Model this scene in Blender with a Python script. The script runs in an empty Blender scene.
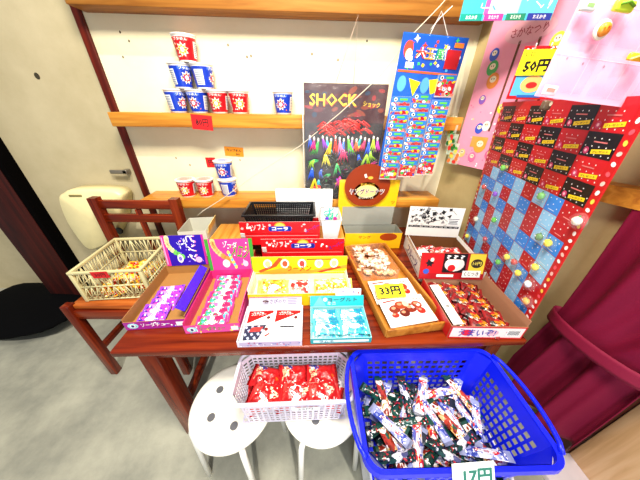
import bpy, bmesh, math, random
from mathutils import Vector, Matrix, noise as mnoise
random.seed(7)
PI = math.pi
SC = bpy.context.scene
COL = SC.collection

# ------------------------------------------------------------------ camera
F_PX = 227.94
TH, RO, YA = math.radians(30.168), math.radians(0.949), math.radians(2.865)
HC = 1.4
fwd = Vector((math.sin(YA)*math.cos(TH), math.cos(YA)*math.cos(TH), -math.sin(TH)))
r0 = Vector((math.cos(YA), -math.sin(YA), 0)); u0 = r0.cross(fwd)
RGT = math.cos(RO)*r0 + math.sin(RO)*u0
UPV = -math.sin(RO)*r0 + math.cos(RO)*u0
cam_d = bpy.data.cameras.new('camera'); cam = bpy.data.objects.new('camera', cam_d); COL.objects.link(cam)
cam_d.sensor_width = 36; cam_d.lens = F_PX/640*36; cam_d.clip_start = 0.02
m = Matrix.Identity(4)
for i in range(3):
    m[i][0] = RGT[i]; m[i][1] = UPV[i]; m[i][2] = -fwd[i]
m[0][3], m[1][3], m[2][3] = 0, 0, HC
cam.matrix_world = m
SC.camera = cam

def ray(px, py):
    return (px-320)*RGT - (py-240)*UPV + F_PX*fwd
CAM = Vector((0, 0, HC))
def U(px, py, z):
    d = ray(px, py); return CAM + d*((z-HC)/d.z)
def W(px, py, Y):
    d = ray(px, py); return CAM + d*(Y/d.y)
def PL(px, py, p0, n):
    d = ray(px, py); return CAM + d*((p0-CAM).dot(n)/d.dot(n))

# ------------------------------------------------------------------ world, lights, exposure
w = bpy.data.worlds.new('world'); SC.world = w; w.use_nodes = True
bg = w.node_tree.nodes['Background']; bg.inputs[0].default_value = (0.86, 0.93, 1.0, 1); bg.inputs[1].default_value = 0.27
def area(name, loc, target, size, power, color):
    l = bpy.data.lights.new(name, 'AREA'); l.shape = 'RECTANGLE'; l.size = size[0]; l.size_y = size[1]
    l.energy = power; l.color = color
    o = bpy.data.objects.new(name, l); COL.objects.link(o); o.location = loc
    o.rotation_euler = (Vector(target)-Vector(loc)).to_track_quat('-Z', 'Y').to_euler(); return o
area('ceiling_lamp_light', (-0.05, 0.2, 2.5), (0.1, 0.95, 0.9), (0.6, 0.35), 46, (1.0, 0.93, 0.80))
area('doorway_daylight', (0.1, -1.3, 1.15), (0.9, 0.5, 0.35), (0.7, 1.1), 15, (0.84, 0.91, 1.0))
sun = bpy.data.lights.new('sun', 'SUN'); sun.energy = 1.6; sun.angle = math.radians(1.5); sun.color = (1, .96, .9)
so = bpy.data.objects.new('sun', sun); COL.objects.link(so); so.rotation_euler = Vector((-0.25, 0.75, -1.1)).to_track_quat('-Z', 'Y').to_euler()
SC.view_settings.view_transform = 'Standard'; SC.view_settings.look = 'None'
SC.view_settings.exposure = 0.44; SC.view_settings.gamma = 1; SC.view_settings.use_curve_mapping = False

# ------------------------------------------------------------------ materials
def lin(h):
    h = h.lstrip('#'); c = [int(h[i:i+2], 16)/255 for i in (0, 2, 4)]
    return tuple(((x/12.92) if x <= .04045 else ((x+.055)/1.055)**2.4) for x in c) + (1,)
MATS = {}
def base_mat(name, rough=.5, spec=.35):
    mt = bpy.data.materials.new(name); mt.use_nodes = True
    b = mt.node_tree.nodes['Principled BSDF']; b.inputs['Roughness'].default_value = rough
    b.inputs['Specular IOR Level'].default_value = spec*.8
    return mt, mt.node_tree, b
def P(h, rough=.45, var=.06, scale=30, bump=0.0, spec=.5, metal=0, trans=0.0, alpha=1.0):
    """plain painted/printed/plastic colour with slight procedural variation"""
    key = ('P', h, rough, var, scale, bump, spec, metal, trans, alpha)
    if key in MATS: return MATS[key]
    mt, nt, b = base_mat('paint_'+h.strip('#'), rough, spec)
    N, L = nt.nodes, nt.links
    tc = N.new('ShaderNodeTexCoord'); nz = N.new('ShaderNodeTexNoise'); nz.inputs['Scale'].default_value = scale
    nz.inputs['Detail'].default_value = 3
    L.new(tc.outputs['Object'], nz.inputs['Vector'])
    mx = N.new('ShaderNodeMix'); mx.data_type = 'RGBA'; c = lin(h)
    mx.inputs[6].default_value = tuple(x*(1-var) for x in c[:3])+(1,)
    mx.inputs[7].default_value = tuple(min(1, x*(1+var)) for x in c[:3])+(1,)
    L.new(nz.outputs['Fac'], mx.inputs[0]); L.new(mx.outputs[2], b.inputs['Base Color'])
    b.inputs['Metallic'].default_value = metal
    if trans: b.inputs['Transmission Weight'].default_value = trans
    if alpha < 1: b.inputs['Alpha'].default_value = alpha
    if bump:
        bp = N.new('ShaderNodeBump'); bp.inputs['Strength'].default_value = bump; bp.inputs['Distance'].default_value = .004
        L.new(nz.outputs['Fac'], bp.inputs['Height']); L.new(bp.outputs[0], b.inputs['Normal'])
    MATS[key] = mt; return mt
def WOOD(name, c1, c2, c3, axis=0, rough=.35, scale=1.0):
    if name in MATS: return MATS[name]
    mt, nt, b = base_mat(name, rough); N, L = nt.nodes, nt.links
    tc = N.new('ShaderNodeTexCoord'); mp = N.new('ShaderNodeMapping'); s = [38*scale]*3; s[axis] = 2.2*scale
    mp.inputs['Scale'].default_value = s
    L.new(tc.outputs['Object'], mp.inputs[0])
    nz = N.new('ShaderNodeTexNoise'); nz.inputs['Scale'].default_value = 1.0; nz.inputs['Detail'].default_value = 6; nz.inputs['Distortion'].default_value = .6
    L.new(mp.outputs[0], nz.inputs['Vector'])
    cr = N.new('ShaderNodeValToRGB'); e = cr.color_ramp.elements
    e[0].position = .3; e[0].color = lin(c1); e[1].position = .72; e[1].color = lin(c3); q = e.new(.5); q.color = lin(c2)
    L.new(nz.outputs['Fac'], cr.inputs[0]); L.new(cr.outputs[0], b.inputs['Base Color'])
    bp = N.new('ShaderNodeBump'); bp.inputs['Strength'].default_value = .12; bp.inputs['Distance'].default_value = .002
    L.new(nz.outputs['Fac'], bp.inputs['Height']); L.new(bp.outputs[0], b.inputs['Normal'])
    MATS[name] = mt; return mt
def PRINT(name, cols, scale=60, rough=.3, bump=.25, white=.0, stretch=(1, 1, 1)):
    """busy printed wrapper: voronoi patches of several inks under gloss film"""
    if name in MATS: return MATS[name]
    mt, nt, b = base_mat(name, rough, .6); N, L = nt.nodes, nt.links
    tc = N.new('ShaderNodeTexCoord'); mp = N.new('ShaderNodeMapping'); mp.inputs['Scale'].default_value = stretch
    L.new(tc.outputs['Object'], mp.inputs[0])
    vo = N.new('ShaderNodeTexVoronoi'); vo.inputs['Scale'].default_value = scale; vo.inputs['Randomness'].default_value = 1
    dn = N.new('ShaderNodeTexNoise'); dn.inputs['Scale'].default_value = scale*.6; dn.inputs['Detail'].default_value = 1; L.new(mp.outputs[0], dn.inputs['Vector'])
    vm = N.new('ShaderNodeVectorMath'); vm.operation = 'MULTIPLY_ADD'; L.new(dn.outputs['Color'], vm.inputs[0]); vm.inputs[1].default_value = (.9/scale,)*3; L.new(mp.outputs[0], vm.inputs[2])
    L.new(vm.outputs[0], vo.inputs['Vector'])
    sp = N.new('ShaderNodeSeparateColor'); L.new(vo.outputs['Color'], sp.inputs[0])
    cr = N.new('ShaderNodeValToRGB'); cr.color_ramp.interpolation = 'CONSTANT'
    el = cr.color_ramp.elements
    n = len(cols)
    el[0].position = 0; el[0].color = lin(cols[0]); el[1].position = 1/n; el[1].color = lin(cols[1])
    for i in range(2, n):
        q = el.new(i/n); q.color = lin(cols[i])
    L.new(sp.outputs[0], cr.inputs[0])
    fv = N.new('ShaderNodeTexVoronoi'); fv.inputs['Scale'].default_value = 200; L.new(vm.outputs[0], fv.inputs['Vector'])
    fs = N.new('ShaderNodeSeparateColor'); L.new(fv.outputs['Color'], fs.inputs[0])
    prev = cr.outputs[0]
    for ch, lo, ink in ((0, .91, cols[-1]), (1, .90, cols[0]), (2, .96, '#f4f0ec')):
        g = N.new('ShaderNodeMath'); g.operation = 'GREATER_THAN'; g.inputs[1].default_value = lo; L.new(fs.outputs[ch], g.inputs[0])
        mm = N.new('ShaderNodeMix'); mm.data_type = 'RGBA'; L.new(g.outputs[0], mm.inputs[0]); L.new(prev, mm.inputs[6]); mm.inputs[7].default_value = lin(ink); prev = mm.outputs[2]
    L.new(prev, b.inputs['Base Color'])
    nz = N.new('ShaderNodeTexNoise'); nz.inputs['Scale'].default_value = 55; nz.inputs['Detail'].default_value = 2
    L.new(tc.outputs['Object'], nz.inputs['Vector'])
    bp = N.new('ShaderNodeBump'); bp.inputs['Strength'].default_value = bump; bp.inputs['Distance'].default_value = .006
    L.new(nz.outputs['Fac'], bp.inputs['Height']); L.new(bp.outputs[0], b.inputs['Normal'])
    MATS[name] = mt; return mt
def CLEAR(name, tint='#ffffff', opacity=.18, rough=.12):
    if name in MATS: return MATS[name]
    mt = bpy.data.materials.new(name); mt.use_nodes = True; nt = mt.node_tree; N, L = nt.nodes, nt.links
    b = N['Principled BSDF']; b.inputs['Base Color'].default_value = lin(tint); b.inputs['Roughness'].default_value = rough
    tr = N.new('ShaderNodeBsdfTransparent'); tr.inputs[0].default_value = lin(tint)
    mx = N.new('ShaderNodeMixShader'); nz = N.new('ShaderNodeTexNoise'); nz.inputs['Scale'].default_value = 18; nz.inputs['Detail'].default_value = 3
    tc = N.new('ShaderNodeTexCoord'); L.new(tc.outputs['Object'], nz.inputs['Vector'])
    mr = N.new('ShaderNodeMapRange'); mr.inputs[1].default_value = .35; mr.inputs[2].default_value = .75
    mr.inputs[3].default_value = opacity*.5; mr.inputs[4].default_value = min(1, opacity*1.8)
    L.new(nz.outputs['Fac'], mr.inputs[0]); L.new(mr.outputs[0], mx.inputs[0])
    bp = N.new('ShaderNodeBump'); bp.inputs['Strength'].default_value = .6; bp.inputs['Distance'].default_value = .01
    L.new(nz.outputs['Fac'], bp.inputs['Height']); L.new(bp.outputs[0], b.inputs['Normal'])
    L.new(tr.outputs[0], mx.inputs[1]); L.new(b.outputs[0], mx.inputs[2]); L.new(mx.outputs[0], N['Material Output'].inputs[0])
    MATS[name] = mt; return mt
def WALLMAT(name, c1, c2, rough=.9, bump=.3, scale=3.0, fine=220):
    if name in MATS: return MATS[name]
    mt, nt, b = base_mat(name, rough, .2); N, L = nt.nodes, nt.links
    tc = N.new('ShaderNodeTexCoord'); a = N.new('ShaderNodeTexNoise'); a.inputs['Scale'].default_value = scale; a.inputs['Detail'].default_value = 8
    a.inputs['Roughness'].default_value = .65
    L.new(tc.outputs['Object'], a.inputs['Vector'])
    mr = N.new('ShaderNodeMapRange'); mr.inputs[1].default_value = .35; mr.inputs[2].default_value = .65; L.new(a.outputs['Fac'], mr.inputs[0])
    mx = N.new('ShaderNodeMix'); mx.data_type = 'RGBA'; mx.inputs[6].default_value = lin(c1); mx.inputs[7].default_value = lin(c2)
    L.new(mr.outputs[0], mx.inputs[0]); L.new(mx.outputs[2], b.inputs['Base Color'])
    f = N.new('ShaderNodeTexNoise'); f.inputs['Scale'].default_value = fine; L.new(tc.outputs['Object'], f.inputs['Vector'])
    bp = N.new('ShaderNodeBump'); bp.inputs['Strength'].default_value = bump; bp.inputs['Distance'].default_value = .001
    L.new(f.outputs['Fac'], bp.inputs['Height']); L.new(bp.outputs[0], b.inputs['Normal'])
    MATS[name] = mt; return mt

REDWOOD = ('#3e0c05', '#6a1f0a', '#8a3210')
M_TABLE = WOOD('red_brown_wood', *REDWOOD, axis=0, rough=.22)
M_TABLEZ = WOOD('red_brown_wood_upright', *REDWOOD, axis=2, rough=.25)
M_DARKZ = WOOD('dark_red_trim_wood', '#3c0d07', '#541508', '#6a1d0c', axis=2, rough=.4)
M_PINE = WOOD('honey_pine', '#a86420', '#c8842c', '#dc9c3c', axis=0, rough=.4)
M_PINEY = WOOD('honey_pine_lengthwise', '#a8641c', '#c88532', '#dda048', axis=1, rough=.35)
M_RAIL = WOOD('brown_rail_wood', '#7a4614', '#9c6424', '#b57b34', axis=0, rough=.5)
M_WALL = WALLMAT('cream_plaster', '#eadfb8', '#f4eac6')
M_WALLL = WALLMAT('shaded_cream_plaster', '#ab9e7a', '#c8bb98', scale=1.2)  # left side's shade is put into this duller plaster colour
M_WALLR = WALLMAT('shaded_tan_plaster', '#b09a68', '#c4ae7c')  # darker tan, with the right wall's shade mixed into the colour
M_FLOOR = WALLMAT('grey_concrete', '#86867a', '#aeac9a', rough=.6, bump=.5, scale=3.2, fine=120)
WHITE = P('#f2f2f0', .4); CARD = P('#a07038', .8); GREYCARD = P('#a8a898', .7); BLACK = P('#0c0c0e', .35); RED = P('#c80c10', .35)

# ------------------------------------------------------------------ mesh builder
TXT = {}
def text_mesh(s):
    if s in TXT: return TXT[s]
    c = bpy.data.curves.new('t', 'FONT'); c.body = s; c.resolution_u = 1; c.size = 1; c.align_x = 'LEFT'; c.offset = .012
    o = bpy.data.objects.new('t', c); COL.objects.link(o)
    dg = bpy.context.evaluated_depsgraph_get(); dg.update()
    me = o.evaluated_get(dg).to_mesh()
    vs = [tuple(v.co[:2]) for v in me.vertices]; fs = [tuple(p.vertices) for p in me.polygons]
    o.evaluated_get(dg).to_mesh_clear(); bpy.data.objects.remove(o); bpy.data.curves.remove(c)
    if vs:
        x0 = min(v[0] for v in vs); x1 = max(v[0] for v in vs); y0 = min(v[1] for v in vs); y1 = max(v[1] for v in vs)
        vs = [((x-(x0+x1)/2), (y-(y0+y1)/2)) for x, y in vs]; sz = (x1-x0, y1-y0)
    else: sz = (1, 1)
    TXT[s] = (vs, fs, sz); return TXT[s]

class MB:
    def __init__(s): s.v = []; s.f = []; s.fm = []; s.fs = []; s.mats = []; s.M = Matrix.Identity(4); s.warp = None
    def mi(s, mt):
        if mt not in s.mats: s.mats.append(mt)
        return s.mats.index(mt)
    def add(s, vs, fs, mt, smooth=False):
        b = len(s.v); k = s.mi(mt)
        for v in vs:
            v = Vector(v)
            if s.warp: v = Vector(s.warp(v))
            s.v.append(s.M @ v)
        for f in fs: s.f.append([b+i for i in f]); s.fm.append(k); s.fs.append(smooth)
        return s
    def frame(s, o, x, y):
        """local drawing frame: origin o, unit x, unit y, z outward"""
        x = Vector(x).normalized(); y = Vector(y); z = x.cross(y).normalized(); y = z.cross(x)
        m = Matrix.Identity(4)
        for i in range(3): m[i][0] = x[i]; m[i][1] = y[i]; m[i][2] = z[i]; m[i][3] = o[i]
        return m
    def box(s, x0, x1, y0, y1, z0, z1, mt, bev=0, seg=2):
        if bev <= 0:
            return s.add([(x0,y0,z0),(x1,y0,z0),(x1,y1,z0),(x0,y1,z0),(x0,y0,z1),(x1,y0,z1),(x1,y1,z1),(x0,y1,z1)],
                  [(0,3,2,1),(4,5,6,7),(0,1,5,4),(1,2,6,5),(2,3,7,6),(3,0,4,7)], mt)
        bm = bmesh.new(); bmesh.ops.create_cube(bm, size=1)
        for v in bm.verts: v.co = Vector((x0+(v.co.x+.5)*(x1-x0), y0+(v.co.y+.5)*(y1-y0), z0+(v.co.z+.5)*(z1-z0)))
        bmesh.ops.bevel(bm, geom=bm.edges[:], offset=bev, segments=seg, affect='EDGES', profile=.5)
        bm.verts.index_update()
        s.add([v.co.copy() for v in bm.verts], [[v.index for v in f.verts] for f in bm.faces], mt, seg > 1); bm.free(); return s
    def hexa(s, b, t, mt):
        """b,t: four bottom and four top corners, same winding"""
        return s.add(list(b)+list(t), [(0,3,2,1),(4,5,6,7),(0,1,5,4),(1,2,6,5),(2,3,7,6),(3,0,4,7)], mt)
    def rect(s, cx, cy, w, h, mt, layer=1, rot=0):
        z = .0005*layer; c, n = math.cos(rot), math.sin(rot)
        p = [(-w/2,-h/2),(w/2,-h/2),(w/2,h/2),(-w/2,h/2)]
        if s.warp:
            k = 8; vs = []; fs = []
            for i in range(k+1):
                for yy in (-h/2, h/2):
                    x = -w/2+w*i/k; vs.append((cx+x*c-yy*n, cy+x*n+yy*c, z))
            for i in range(k): fs.append((2*i, 2*i+2, 2*i+3, 2*i+1))
            return s.add(vs, fs, mt)
        return s.add([(cx+x*c-y*n, cy+x*n+y*c, z) for x, y in p], [(0,1,2,3)], mt)
    def ell(s, cx, cy, rx, ry, mt, layer=1, n=16, rot=0):
        c, q = math.cos(rot), math.sin(rot); z = .0005*layer
        vs = []
        for i in range(n):
            x, y = rx*math.cos(2*PI*i/n), ry*math.sin(2*PI*i/n); vs.append((cx+x*c-y*q, cy+x*q+y*c, z))
        return s.add(vs, [list(range(n))], mt)
    def star(s, cx, cy, r1, r2, n, mt, layer=1, rot=0):
        z = .0005*layer; vs = [(cx, cy, z)]
        for i in range(2*n):
            r = r1 if i % 2 == 0 else r2; a = rot+PI*i/n; vs.append((cx+r*math.cos(a), cy+r*math.sin(a), z))
        return s.add(vs, [(0, 1+i, 1+(i+1) % (2*n)) for i in range(2*n)], mt)
    def poly(s, pts, mt, layer=1):
        return s.add([(x, y, .0005*layer) for x, y in pts], [list(range(len(pts)))], mt)
    def text(s, t, cx, cy, w, h, mt, layer=2, rot=0, bold=0):
        if bold:
            for k, (ax, ay) in enumerate(((-bold, 0), (bold, 0), (0, bold), (0, -bold))): s.text(t, cx+ax, cy+ay, w, h, mt, layer+.02*k, rot)
            return s
        vs, fs, sz = text_mesh(t); sx, sy = w/max(sz[0], .01), h/max(sz[1], .01); c, n = math.cos(rot), math.sin(rot)
        return s.add([(cx+x*sx*c-y*sy*n, cy+x*sx*n+y*sy*c, .0005*layer) for x, y in vs], fs, mt)
    def lathe(s, prof, mt, n=24, cap=True, smooth=True, c=(0, 0)):
        vs = []; fs = []
        for r, z in prof:
            for i in range(n): a = 2*PI*i/n; vs.append((c[0]+r*math.cos(a), c[1]+r*math.sin(a), z))
        for k in range(len(prof)-1):
            for i in range(n): j = (i+1) % n; fs.append((k*n+i, k*n+j, (k+1)*n+j, (k+1)*n+i))
        s.add(vs, fs, mt, smooth)
        if cap:
            s.add([vs[i] for i in range(n)], [list(range(n))[::-1]], mt); s.add([vs[-n+i] for i in range(n)], [list(range(n))], mt)
        return s
    def tube(s, pts, r, mt, n=8, closed=False, cap=True):
        pts = [Vector(p) for p in pts]; N = len(pts); vs = []; fs = []; prev = None
        for i, p in enumerate(pts):
            if closed: t = pts[(i+1) % N]-pts[i-1]
            else: t = pts[min(i+1, N-1)]-pts[max(i-1, 0)]
            t.normalize()
            if prev is None:
                a = Vector((0, 0, 1)) if abs(t.z) < .9 else Vector((1, 0, 0)); x = t.cross(a).normalized()
            else: x = (prev-t*prev.dot(t)).normalized()
            prev = x; y = t.cross(x)
            rr = r[i] if isinstance(r, (list, tuple)) else r
            for k in range(n): a = 2*PI*k/n; vs.append(p+x*rr*math.cos(a)+y*rr*math.sin(a))
        R = N if closed else N-1
        for i in range(R):
            for k in range(n): j = (k+1) % n; q = (i+1) % N; fs.append((i*n+k, i*n+j, q*n+j, q*n+k))
        if cap and not closed: fs.append(list(range(n))[::-1]); fs.append([(N-1)*n+k for k in range(n)])
        return s.add(vs, fs, mt, True)
    def grid(s, fn, nu, nv, mt, smooth=True):
        vs = [fn(i/nu, j/nv) for j in range(nv+1) for i in range(nu+1)]
        fs = [(j*(nu+1)+i, j*(nu+1)+i+1, (j+1)*(nu+1)+i+1, (j+1)*(nu+1)+i) for j in range(nv) for i in range(nu)]
        return s.add(vs, fs, mt, smooth)
    def perf(s, c00, c10, c11, c01, nu, nv, mt, bar=.3, th=.002, margin=(0, 0, 0, 0), skip=None, cham=.0):
        """perforated panel with real holes. margins = solid left,right,bottom,top share"""
        c00, c10, c11, c01 = map(Vector, (c00, c10, c11, c01))
        nrm = (c10-c00).cross(c01-c00).normalized()*th
        def pt(u, v): return (c00*(1-u)+c10*u)*(1-v)+(c01*(1-u)+c11*u)*v
        ml, mr, mb, mtp = margin
        us = [ml+(1-ml-mr)*i/nu for i in range(nu+1)]; vs_ = [mb+(1-mb-mtp)*j/nv for j in range(nv+1)]
        def quad(u0, u1, v0, v1):
            if u1-u0 < 1e-6 or v1-v0 < 1e-6: return
            p = [pt(u0, v0), pt(u1, v0), pt(u1, v1), pt(u0, v1)]; q = [x-nrm for x in p]
            s.add(p+q, [(0,1,2,3),(7,6,5,4)], mt)
        quad(0, ml, 0, 1); quad(1-mr, 1, 0, 1); quad(ml, 1-mr, 0, mb); quad(ml, 1-mr, 1-mtp, 1)
        for i in range(nu):
            for j in range(nv):
                u0, u1, v0, v1 = us[i], us[i+1], vs_[j], vs_[j+1]
                if skip and skip(i, j): quad(u0, u1, v0, v1); continue
                du, dv = (u1-u0)*bar/2, (v1-v0)*bar/2
                o = [pt(u0,v0),pt(u1,v0),pt(u1,v1),pt(u0,v1)]; h = [pt(u0+du,v0+dv),pt(u1-du,v0+dv),pt(u1-du,v1-dv),pt(u0+du,v1-dv)]
                ob = [x-nrm for x in o]; hb = [x-nrm for x in h]
                V = o+h+ob+hb; F = []
                for k in range(4):
                    l = (k+1) % 4
                    F += [(k, l, 4+l, 4+k), (8+l, 8+k, 12+k, 12+l), (4+k, 4+l, 12+l, 12+k)]
                s.add(V, F, mt)
        return s
    def build(s, name, parent=None, loc=None, rz=0):
        me = bpy.data.meshes.new(name); me.from_pydata([tuple(v) for v in s.v], [], s.f)
        for mt in s.mats: me.materials.append(mt)
        me.polygons.foreach_set('material_index', s.fm); me.polygons.foreach_set('use_smooth', s.fs); me.update()
        o = bpy.data.objects.new(name, me); COL.objects.link(o)
        if parent: o.parent = parent
        if loc is not None: o.location = loc
        o.rotation_euler = (0, 0, rz)
        return o
def fixn(o):
    bm = bmesh.new(); bm.from_mesh(o.data); bmesh.ops.recalc_face_normals(bm, faces=bm.faces[:]); bm.to_mesh(o.data); bm.free(); return o
def tag(o, label, cat, group=None):
    o['label'] = label; o['category'] = cat
    if group: o['group'] = group
    return o
def empty(name, loc, label, cat, group=None, rz=0):
    o = bpy.data.objects.new(name, None); COL.objects.link(o); o.location = loc; o.rotation_euler = (0, 0, rz); o.empty_display_size = .05
    return tag(o, label, cat, group)
def dup(root, loc, rot, label=None, group=None):
    r = root.copy(); COL.objects.link(r); r.location = loc
    if isinstance(rot, (int, float)): rot = (0, 0, rot)
    r.rotation_euler = rot
    if label: r['label'] = label
    if group: r['group'] = group
    for ch in list(root.children):
        c = ch.copy(); COL.objects.link(c); c.parent = r
    return r
def st(o): o['kind'] = 'structure'; return o

# ================================================================== SETTING
b = MB(); b.box(-3.2, 2.2, -1.2, 2.0, -.05, 0, M_FLOOR); st(b.build('floor'))
YW = 1.4
b = MB(); b.box(-1.0, .82, YW, YW+.1, 0, 2.6, M_WALL)
for px, py in ((129, 41), (120, 32), (123, 57), (228, 45), (251, 56), (247, 57), (312, 54), (338, 60), (367, 41), (190, 165), (176, 158), (240, 160)):
    p = W(px, py, YW-.0006); b.M = b.frame(p, (1,0,0), (0,0,1)); b.ell(0, 0, .004, .005, P('#5c5030', .9), 0)
st(b.build('wall_back'))
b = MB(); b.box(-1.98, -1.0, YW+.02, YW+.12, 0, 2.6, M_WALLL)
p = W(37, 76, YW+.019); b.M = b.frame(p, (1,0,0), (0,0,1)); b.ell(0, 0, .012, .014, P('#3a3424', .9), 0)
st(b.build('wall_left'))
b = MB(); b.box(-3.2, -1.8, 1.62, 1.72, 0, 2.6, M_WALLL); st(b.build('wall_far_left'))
b = MB(); b.box(-1.018, -.982, 1.385, 1.43, 0, 2.6, M_DARKZ, .003); st(b.build('trim_1'))
# dark post at the left
pa = W(0, 158, 1.36); b = MB()
b.box(-1.93, -1.70, 1.345, 1.42, 0, 2.6, WOOD('dark_post_wood', '#220604', '#380c06', '#48120a', axis=2, rough=.6), .004); b.box(-1.70, -1.672, 1.35, 1.42, 0, 2.6, P('#040303', .95, spec=.05), .002)
st(b.build('trim_2'))
# right wall (angled) from the corner to the doorway
RA, RB = Vector((.81, 1.42, 0)), Vector((1.20, .52, 0))
rd = (RB-RA).normalized(); rn = Vector((-rd.y, rd.x, 0))
if rn.x > 0: rn = -rn           # towards the camera side
def wslab(a, b_, z0, z1, th, mt, mb):
    o = -rn*th
    mb.hexa([Vector((p.x, p.y, z0)) for p in (a, b_, b_+o, a+o)], [Vector((p.x, p.y, z1)) for p in (a, b_, b_+o, a+o)], mt)
b = MB(); wslab(RA, RB, 0, 2.6, .1, M_WALLR, b); st(fixn(b.build('wall_right')))
b = MB(); b.box(1.16, 1.27, .37, .52, 0, 2.6, WOOD('dark_jamb', '#2c0c08', '#40130c', '#4c1a10', axis=2), .004); st(b.build('trim_3'))
b = MB(); M_DOOR = WOOD('pale_door_wood', '#cf9f6c', '#e2b584', '#edc698', axis=2, rough=.4)
b.box(1.19, 1.23, .20, .368, .03, 2.2, M_DOOR, .003); b.box(1.215, 1.225, .17, .2, .03, 2.2, P('#3a150c', .5)); b.box(1.19, 1.23, -.7, .17, .03, 2.2, M_DOOR, .003)
st(b.build('door_1'))
b = MB(); b.box(1.02, 1.35, -.9, .37, 0, .03, P('#e0d4da', .35), .003); st(b.build('trim_4'))

# ================================================================== WALL SHELVES
def shelf(name, z1, th, x0, x1, y0, mt, label, tagf=None):
    root = empty(name, ((x0+x1)/2, YW, z1-th), label, 'shelf')
    b = MB(); b.box(x0-(x0+x1)/2, x1-(x0+x1)/2, y0-YW, -.001, 0, th, mt, .003); b.build('board', root); return root
zmid = W(106, 112, 1.29).z
s_top = shelf('wall_shelf', 1.90, 1.90-W(213, 9, 1.30).z, -.965, .80, 1.30, M_RAIL, 'long brown wooden rail shelf at the very top of the cream wall')
s_mid = shelf('wall_shelf', zmid, .062, -.966, .79, 1.29, M_PINE, 'honey pine shelf carrying the stacked noodle cups')
ZB = .945
s_bot = shelf('wall_shelf', ZB, .05, -.94, .76, 1.24, M_PINE, 'lowest honey pine shelf with four noodle cups')
# right wall shelves
def rshelf(z1, th, dep, a0, a1, mt, label):
    a, c = RA+rd*a0, RA+rd*a1; root = empty('wall_shelf', (a.x, a.y, z1-th), label, 'shelf'); b = MB()
    q = [Vector((0,0,0)), c-a, c-a+rn*dep, rn*dep]
    b.hexa([v+rn*.001 for v in q], [v+rn*.001+Vector((0,0,th)) for v in q], mt); fixn(b.build('board', root)); return root
rshelf(1.90, .13, .04, .05, .95, M_RAIL, 'brown wooden rail along the right hand tan wall')
rshelf(1.185, .06, .07, .58, .93, M_PINE, 'short pine shelf between the checkered prize board and the curtain')
# shelf tag
def sticky(name, p, w_, h_, mt, lines, label, parent=None, n=(0,-1,0), rot=0, ink='#201010'):
    b = MB(); x = Vector((math.cos(rot), 0, math.sin(rot))); y = Vector((-math.sin(rot), 0, math.cos(rot)))
    b.M = b.frame((0,0,0), x, y); b.box(-w_/2, w_/2, -h_/2, h_/2, -.0004, 0, mt)
    for t, tx, ty, tw, th in lines: b.text(t, tx*w_, ty*h_, tw*w_, th*h_, P(ink, .6), 1)
    o = b.build(name, parent)
    if parent: o.location = Vector(p)-parent.location
    else: o.location = p; tag(o, label, 'note')
    if parent and label: o['label'] = label
    return o
p = W(202, 122.5, 1.288); sticky('price_tag', p, .10, .066, P('#d01c20', .5), [('80円', .0, 0, .6, .5)], 'red paper price tag', s_mid, rot=-.08)
p = W(234, 151.7, YW-.002); sticky('paper_note', p, .105, .05, P('#f0961c', .6), [('カップめん', 0, .15, .8, .3), ('80', .2, -.25, .2, .25)], 'orange paper note stuck on the cream wall', rot=-.06)
p = W(211, 162.5, YW-.002); sticky('paper_note', p, .055, .055, P('#c81418', .6), [('円', 0, 0, .5, .5)], 'red paper note on the wall beside the stacked blue cups')

# ================================================================== NOODLE CUPS
def cup(kind):
    root = empty('noodle_cup', (0,0,0), 'x', 'cup'); c = '#c4101c' if kind == 'red' else '#1238b4'
    R1, R2, H = .0285, .039, .078
    def rad(z): return R1+(R2-R1)*z/H
    b = MB(); b.lathe([(R1-.003,0),(R1,0),(R1,.006)], P('#e8e4dc', .4)); b.lathe([(rad(.006),.006),(rad(.068),.068)], P(c, .3), cap=False)
    b.lathe([(rad(.068),.068),(rad(.073),.073),(R2+.002,.0745),(R2+.002,.077),(R2-.001,.078)], P('#f2eee6', .35), cap=False)
    b.warp = lambda v: ((rad(v.y)+v.z)*math.cos(v.x/.034-PI/2), (rad(v.y)+v.z)*math.sin(v.x/.034-PI/2), v.y)
    for a0 in (0, .107):
        y = '#f6d23c' if kind == 'red' else '#e01820'
        b.rect(a0, .063, .05, .009, P('#3a66d8' if kind == 'blue' else '#e84038', .3), 1)
        b.text('ブタめん', a0, .062, .042, .009, WHITE, 2)
        b.star(a0, .034, .021, .013, 9, P('#fbf3df', .3), 1, .2); b.star(a0, .034, .016, .009, 8, P(y, .3), 2)
        b.ell(a0, .034, .007, .007, WHITE, 3); b.text('カップ', a0, .034, .022, .008, P(c, .3), 4)
        for k in range(9):
            b.ell(a0+random.uniform(-.024,.024), random.uniform(.012,.056), .0022, .0022, P(random.choice(['#f6d23c','#ffffff','#f08020']), .3), 1)
        # nutrition panel at the side
    for a0 in (.0535, -.0535):
        b.rect(a0, .036, .03, .046, P('#efece4', .4), 1)
        for k in range(8): b.rect(a0, .017+k*.0052, .025, .002, P('#7080a0', .5), 2)
    b.warp = None; b.build('cup_body', root)
    b = MB(); b.lathe([(R2-.001,.0782),(.001,.0785)], P('#eadfd6', .25)); b.M = Matrix.Translation((0,0,.0786)); b.ell(0,0,.03,.03,P('#e9a8a0' if kind=='red' else '#b8c6e8',.25),1,24)
    b.text('ブタめん', 0, .006, .04, .012, P(c, .3), 2); b.rect(0, -.012, .03, .005, P(c, .3), 2); b.build('lid', root)
    return root
cr_, cb_ = cup('red'), cup('blue'); used = set()
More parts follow.
